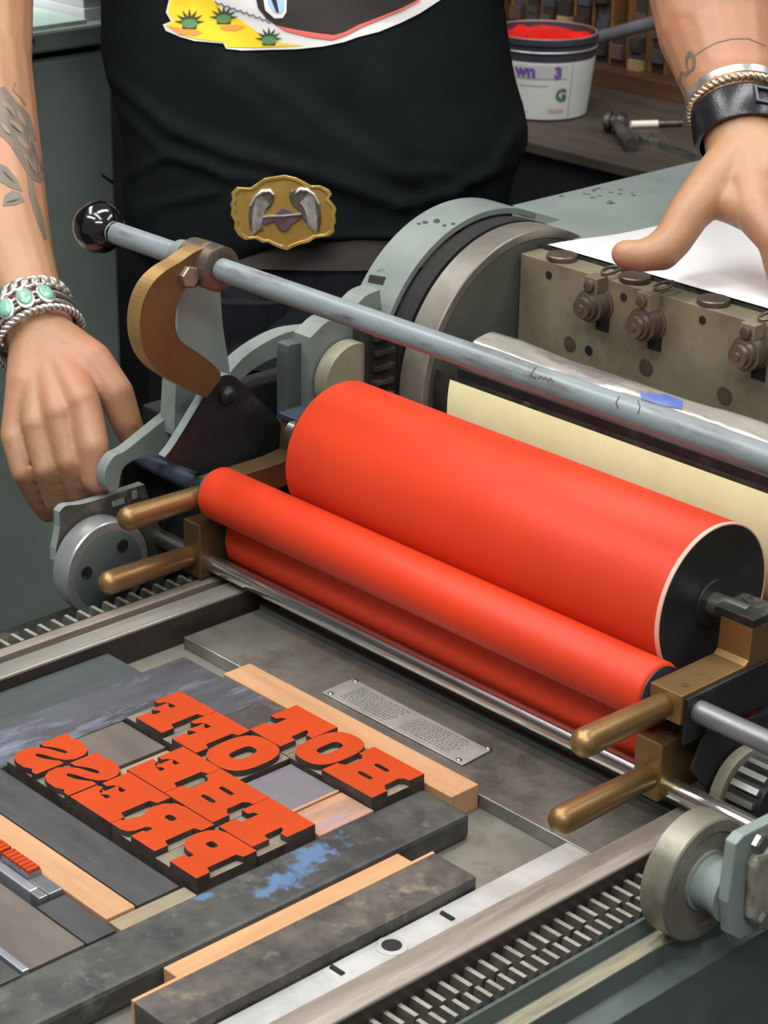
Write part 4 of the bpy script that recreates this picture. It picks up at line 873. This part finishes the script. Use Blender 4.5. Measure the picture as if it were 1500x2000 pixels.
for a0, a1, b0, b1 in ((-0.008, 0.008, -0.006, 0.006),):
    B().poly([[(-0.0075, -0.007), (0.0075, -0.007), (0.0075, 0.007), (-0.0075, 0.007)], [(-0.005, -0.0045), (0.005, -0.0045), (0.005, 0.0045), (-0.005, 0.0045)]], kq, -0.001, 0.0018).build('keeper', M('gunmetal', '55555c', r=0.3, m=0.8), wt, bevel=0.0005)
sc2 = thing('silver_bangle', 'plain silver bangle above the leather wrist cuff', 'bracelet', RC)
B().loft([lring(0.0222, 0.0015), lring(0.0222, 0.0046), lring(0.0268, 0.0062), lring(0.0272, 0.0015)], caps=False).build('band', silver, sc2, smooth=50)
rope('rope_bangle', 'twisted silver and gold rope bangle touching the leather wrist cuff', RF, RC, 0.0176, RX2+0.0012, RY2+0.0012, M('warm_silver', 'd6c6ae', 'b49a78', s=200, r=0.25, m=0.85), 24, 0.0018, 0.0016)

# ================================================================== behind: cabinet, bench, ink can, rack
XC = -0.85
zt, zl, zg = P(100, 57, x=XC).z, P(100, 100, x=XC).z, P(100, 117, x=XC).z
yr = P(224, 300, x=XC).y
cab = thing('steel_cabinet', 'tall dark grey-green steel cabinet behind the press', 'cabinet', (-1.1, -0.1, FLOOR))
box('cabinet_body', cab_paint, cab, -1.45, XC, -0.75, yr, FLOOR, zg, 0.004)
box('recess', black_matt, cab, -1.45, XC-0.012, -0.75, yr-0.006, zg, zl, 0)
box('cabinet_top', cab_paint, cab, -1.45, XC+0.004, -0.75, yr, zl, zt, 0.003)
c = P(60, 80, x=XC+0.004); B().lathe(c, (1, 0, 0), [(-0.001, 0.0036), (0.0012, 0.0034)], 14).build('screw', black_matt, cab)
c = P(209, 343, x=XC); B().poly([[(c.y-0.008, c.z+0.004), (c.y+0.008, c.z-0.007), (c.y+0.006, c.z-0.010), (c.y-0.006, c.z)]], yz(XC, XC+0.0006), 0, 1).build('scratch', black_matt, cab)
a = P(165, 42, z=zt)
st = thing('paper_stack', 'stack of white paper on the grey cabinet', 'paper stack', (a.x-0.1, a.y+0.1, zt))
for k in range(6):
    box('sheet_bundle', M('stack_paper', 'eef0f6', r=0.7) if k % 2 == 0 else M('stack_paper_b', 'd8d9dd', r=0.7), st, a.x-0.24, a.x-0.002*(k % 2), a.y+0.0008*(k % 3), a.y+0.20, zt+0.012*k, zt+0.012*k+0.0118, 0.0006)
mg = P(95, 44, z=zt); m1 = box('magazine', M('magazine_cover', 'a9d3bb', 'c6d6d0', s=9, r=0.4, st=(1, 5, 1)), None, a.x-0.20, a.x+0.010, a.y-0.16, a.y-0.004, zt, zt+0.004, 0.0005)
tag(m1, 'pale green magazine lying on the grey cabinet', 'magazine')

BZ = 0.08
by = P(1027, 275, z=BZ).y
bn_ = thing('work_bench', 'dark wooden work bench carrying the ink can and tools', 'bench', (-0.9, by+0.3, FLOOR))
bw = M('bench_wood', '4a4138', '3b342d', s=10, r=0.55, st=(1, 6, 1), c3='37302a', s3=8, ramp3=(0.5, 0.7))
box('bench_top', bw, bn_, -1.9, 0.3, by, by+0.62, BZ-0.014, BZ, 0.002)
box('bench_front', M('bench_black', '15161a', '1f2024', s=8, r=0.5), bn_, -1.9, 0.3, by+0.012, by+0.6, FLOOR, BZ-0.014, 0.002)
cb = P(1056, 218, z=BZ); cr0, cr1, chh = 0.0560, 0.0640, 0.100
can = thing('ink_can', 'round ink can full of red ink with a torn white label', 'ink can', (cb.x, cb.y, BZ))
plas = M('can_black_plastic', '3c3c42', '34343a', s=20, r=0.35)
B().lathe((cb.x, cb.y, BZ), (0, 0, 1), [(0, cr0-0.002), (0.001, cr0), (0.072, cr1-0.0018), (0.0722, cr1), (chh-0.008, cr1+0.0008), (chh-0.007, cr1+0.003), (chh, cr1+0.003), (chh, cr1-0.001), (chh-0.03, cr1-0.002), (chh-0.032, 0.0001)], 64).build('can_wall', plas, can, smooth=40)
B().tube([(cb.x+(cr1+0.0012)*math.cos(2*PI*i/64), cb.y+(cr1+0.0012)*math.sin(2*PI*i/64), BZ+chh-0.0155) for i in range(64)], 0.0012, 8, closed=True).build('steel_band', M('can_band', 'c9c6cb', r=0.3, m=0.6), can, smooth=60)
B().tube([(cb.x+(cr1+0.001)*math.cos(2*PI*i/64), cb.y+(cr1+0.001)*math.sin(2*PI*i/64), BZ+chh) for i in range(64)], 0.0014, 8, closed=True).build('rim', M('can_rim', '9b7f80', '6b5a5e', s=30, r=0.35), can, smooth=60)
lab_ = B().lathe((cb.x, cb.y, BZ), (0, 0, 1), [(0.0025, cr0+0.0006), (0.0725, cr1+0.0004)], 64)
lbl = lab_.build('paper_label', M('label_paper', 'd3d6d0', 'c6c9c2', s=8, r=0.6), can, smooth=40)
rg = [];
for i in range(14):
    r = (cr1-0.0025)*i/13+0.0002; rg.append([(cb.x+r*math.cos(2*PI*j/48), cb.y+r*math.sin(2*PI*j/48), BZ+chh-0.0065+0.006*noise.noise((r*60*math.cos(2*PI*j/48), r*60*math.sin(2*PI*j/48), 3.1))) for j in range(48)])
B().loft(rg, caps=False).build('red_ink', M('wet_red_ink', 'e8231c', 'd81c16', s=20, r=0.2), can, smooth=60)
dxy = Vector((CAM.x-cb.x, CAM.y-cb.y)).normalized(); a0 = math.atan2(dxy.y, dxy.x)
def can_pt(s_, z, h):
    r = cr0+(cr1-cr0)*z/0.0725+0.0010+h; th = a0+s_/cr1
    return Vector((cb.x+r*math.cos(th), cb.y+r*math.sin(th), BZ+z))
def can_patch(nm, x0, x1, z0, z1, h, mat):
    n = 10; b = B(); v = [can_pt(x0+(x1-x0)*i/n, z, h) for z in (z0, z1) for i in range(n+1)]
    return b.add(v, [(i, i+1, n+1+i+1, n+1+i) for i in range(n)]).build(nm, mat, lbl, smooth=60, recalc=False)
can_patch('label_patch', -0.034, 0.032, 0.0535, 0.0695, 0.0002, M('torn_grey', 'b5b5ba', 'c4c4bd', s=60, r=0.7))
can_patch('label_seam', 0.0385, 0.0395, 0.004, 0.071, 0.0002, M('seam_grey', '9fa39c', r=0.7))
def text_on(nm, s, size, x, z, mat, bold):
    c = bpy.data.curves.new('tmp', 'FONT'); c.body = s; c.size = size; c.offset = bold
    o = bpy.data.objects.new('tmp', c); me = bpy.data.meshes.new_from_object(o); tv = [v.co.copy() for v in me.vertices]; tf = [tuple(p.vertices) for p in me.polygons]
    bpy.data.objects.remove(o); bpy.data.curves.remove(c); bpy.data.meshes.remove(me)
    B().add([can_pt(x+q.x, z+q.y, 0.0005) for q in tv], tf).build(nm, mat, lbl, recalc=False)
pur = M('label_purple', '6d4f97', r=0.6)
text_on('purple_letters', 'wn', 0.021, -0.034, 0.0555, pur, 0.0012)
text_on('purple_letter', '3', 0.0185, 0.0150, 0.0545, pur, 0.0012)
text_on('green_letter', 'G', 0.020, 0.0185, 0.0265, M('label_green', '2f6b45', r=0.6), 0.0007)
for k, (x0, x1, z) in enumerate(((-0.03, 0.008, 0.0445), (0.008, 0.030, 0.0150), (0.010, 0.031, 0.0120), (-0.03, -0.018, 0.0120))):
    can_patch('fine_print', x0, x1, z, z+0.0012, 0.0004, M('print_faint', 'a9a7a4', r=0.7) if k == 0 else M('print_faint_pink', 'c79f98', r=0.7))

# wooden rack with stacked pieces
RYK = by+0.33
rack = thing('furniture_rack', 'wooden rack with upright dividers behind the ink can', 'rack', (-0.8, RYK+0.1, BZ))
rwood = M('rack_wood', '7a5630', '5d3f22', s=9, r=0.5, st=(4, 4, 0.7))
zb = BZ+0.0
box('base_board', M('rack_base', '5b3a22', '48301e', s=9, r=0.5, st=(1, 5, 5)), rack, -1.9, 0.3, RYK-0.03, RYK+0.20, zb, zb+0.022, 0.001)
box('back_board', black_matt, rack, -1.9, 0.3, RYK+0.19, RYK+0.20, zb+0.022, 0.75, 0)
us = [962, 992, 1020, 1050, 1082, 1114, 1150, 1186, 1224, 1262, 1300, 1338]
xs = [P(u, 120, y=RYK).x for u in us]
for k, xx in enumerate(xs):
    box('divider', rwood, rack, xx-(0.006 if k in (8, 9, 10) else 0.002), xx+(0.006 if k in (8, 9, 10) else 0.002), RYK+0.004, RYK+0.19, zb+0.022, 0.62, 0.0008)
pm = [M('piece_dark', '3b302c', '2c2522', s=20, r=0.6), M('piece_grey', '46464a', '37373b', s=20, r=0.6), M('piece_brown', '5b463c', '483830', s=20, r=0.6), M('piece_pale', 'a58a5e', '8d744c', s=20, r=0.6)]
rr = random.Random(11); pm_mesh = {}
SLOTN = ['', 'first', 'second', 'third', 'fourth', 'fifth', 'sixth', 'seventh', 'eighth', 'ninth', 'tenth']
ZTOP = P(1120, -30, y=RYK).z
for k in range(1, len(xs)-1):
    w = xs[k+1]-xs[k]-0.011; xc = (xs[k]+xs[k+1])/2; z = zb+0.0222
    top = min(ZTOP, rr.uniform(0.22, 0.42)) if k < 7 else rr.uniform(0.13, 0.20)
    while z < top:
        h = rr.choice((0.010, 0.014, 0.018)); mi = rr.choices((0, 1, 2, 3), (5, 4, 3, 1))[0]; key = (mi, h)
        off = rr.uniform(-0.012, 0.004)
        loc = Vector((xc+rr.uniform(-0.001, 0.001), RYK+0.085+off, z+h/2))
        if key not in pm_mesh:
            o = B().box(-0.0095, 0.0095, -0.08, 0.08, -h/2+0.0003, h/2-0.0003).build('wood_piece', pm[mi], None); pm_mesh[key] = o; o.location = loc; WL[o] = loc
        else: o = copy(pm_mesh[key], loc)
        nm = ('dark brown', 'dark grey', 'brown', 'pale')[mi]
        tag(o, '%s wood furniture piece in the %s rack slot right of the black shirt' % (nm, SLOTN[k]), 'wood piece', '%s wood pieces in the %s rack slot' % (nm, SLOTN[k]))
        z += h
# steel bar leaning across the rack, tools on the bench
p0, p1 = P(1168, 74, y=RYK-0.06), P(1330, 30, y=RYK-0.06)
tag(B().tube([p0, p1], 0.0085, 20).build('steel_bar', M('dull_steel_bar', '8d8b92', '77757b', s=20, r=0.35, m=0.5), None, smooth=50, bevel=0.001), 'grey round steel bar in front of the rack', 'bar')
hz = BZ+0.014
h0, h1 = P(1181, 236, z=hz), P(1222, 240, z=hz); hd = (h1-h0).normalized()
hm = thing('hammer', 'small dark hammer lying beside the ink can', 'hammer', (h0.x, h0.y, BZ)); hl = (h1-h0).length
B().lathe(h0, h1-h0, [(0, 0.009), (0.002, 0.0125), (hl*0.3, 0.0125), (hl*0.38, 0.0085), (hl*0.62, 0.0085), (hl*0.70, 0.0120), (hl, 0.0105)], 24).build('hammer_head', dark_metal, hm, smooth=40)
hc_ = h0.lerp(h1, 0.5); he = P(1234, 284, z=BZ+0.008)
B().tube([hc_, he], [0.0065, 0.0085], 14).build('hammer_handle', black_wood, hm, smooth=50)
q0, q1 = P(1232, 243, z=BZ+0.0045), P(1332, 240, z=BZ+0.0045)
pen = thing('marker_pen', 'white marker pen with grey end on the bench', 'pen', (q0.x, q0.y, BZ)); mid = q0.lerp(q1, 0.52)
B().cyl(q0, mid, 0.0043, 16).build('pen_barrel', M('pen_white', 'e8e2d4', r=0.4), pen, smooth=50); B().cyl(mid, q1, 0.0040, 16).build('pen_cap', pewter, pen, smooth=50)
w0, w1 = P(1266, 270, z=BZ+0.005), P(1350, 300, z=BZ+0.005)
wr = thing('adjustable_wrench', 'worn metal wrench at the front of the bench', 'wrench', (w0.x, w0.y, BZ))
wd2 = (w1-w0).normalized(); ws = Vector((-wd2.y, wd2.x, 0))
B().poly([[(-0.004, -0.012), (0.012, -0.016), (0.026, -0.006), (0.10, -0.005), (0.10, 0.005), (0.026, 0.006), (0.012, 0.016), (-0.004, 0.012), (-0.004, 0.006), (0.006, 0.004), (0.006, -0.004), (-0.004, -0.006)]], lambda a, b, h: w0+wd2*a+ws*b+Vector((0, 0, h)), -0.005, 0.004).build('wrench_body', steel, wr, bevel=0.001)
B().cyl(w0+wd2*0.016-ws*0.012, w0+wd2*0.016+ws*0.012, 0.0045, 12).build('adjusting_screw', steel, wr, smooth=40)
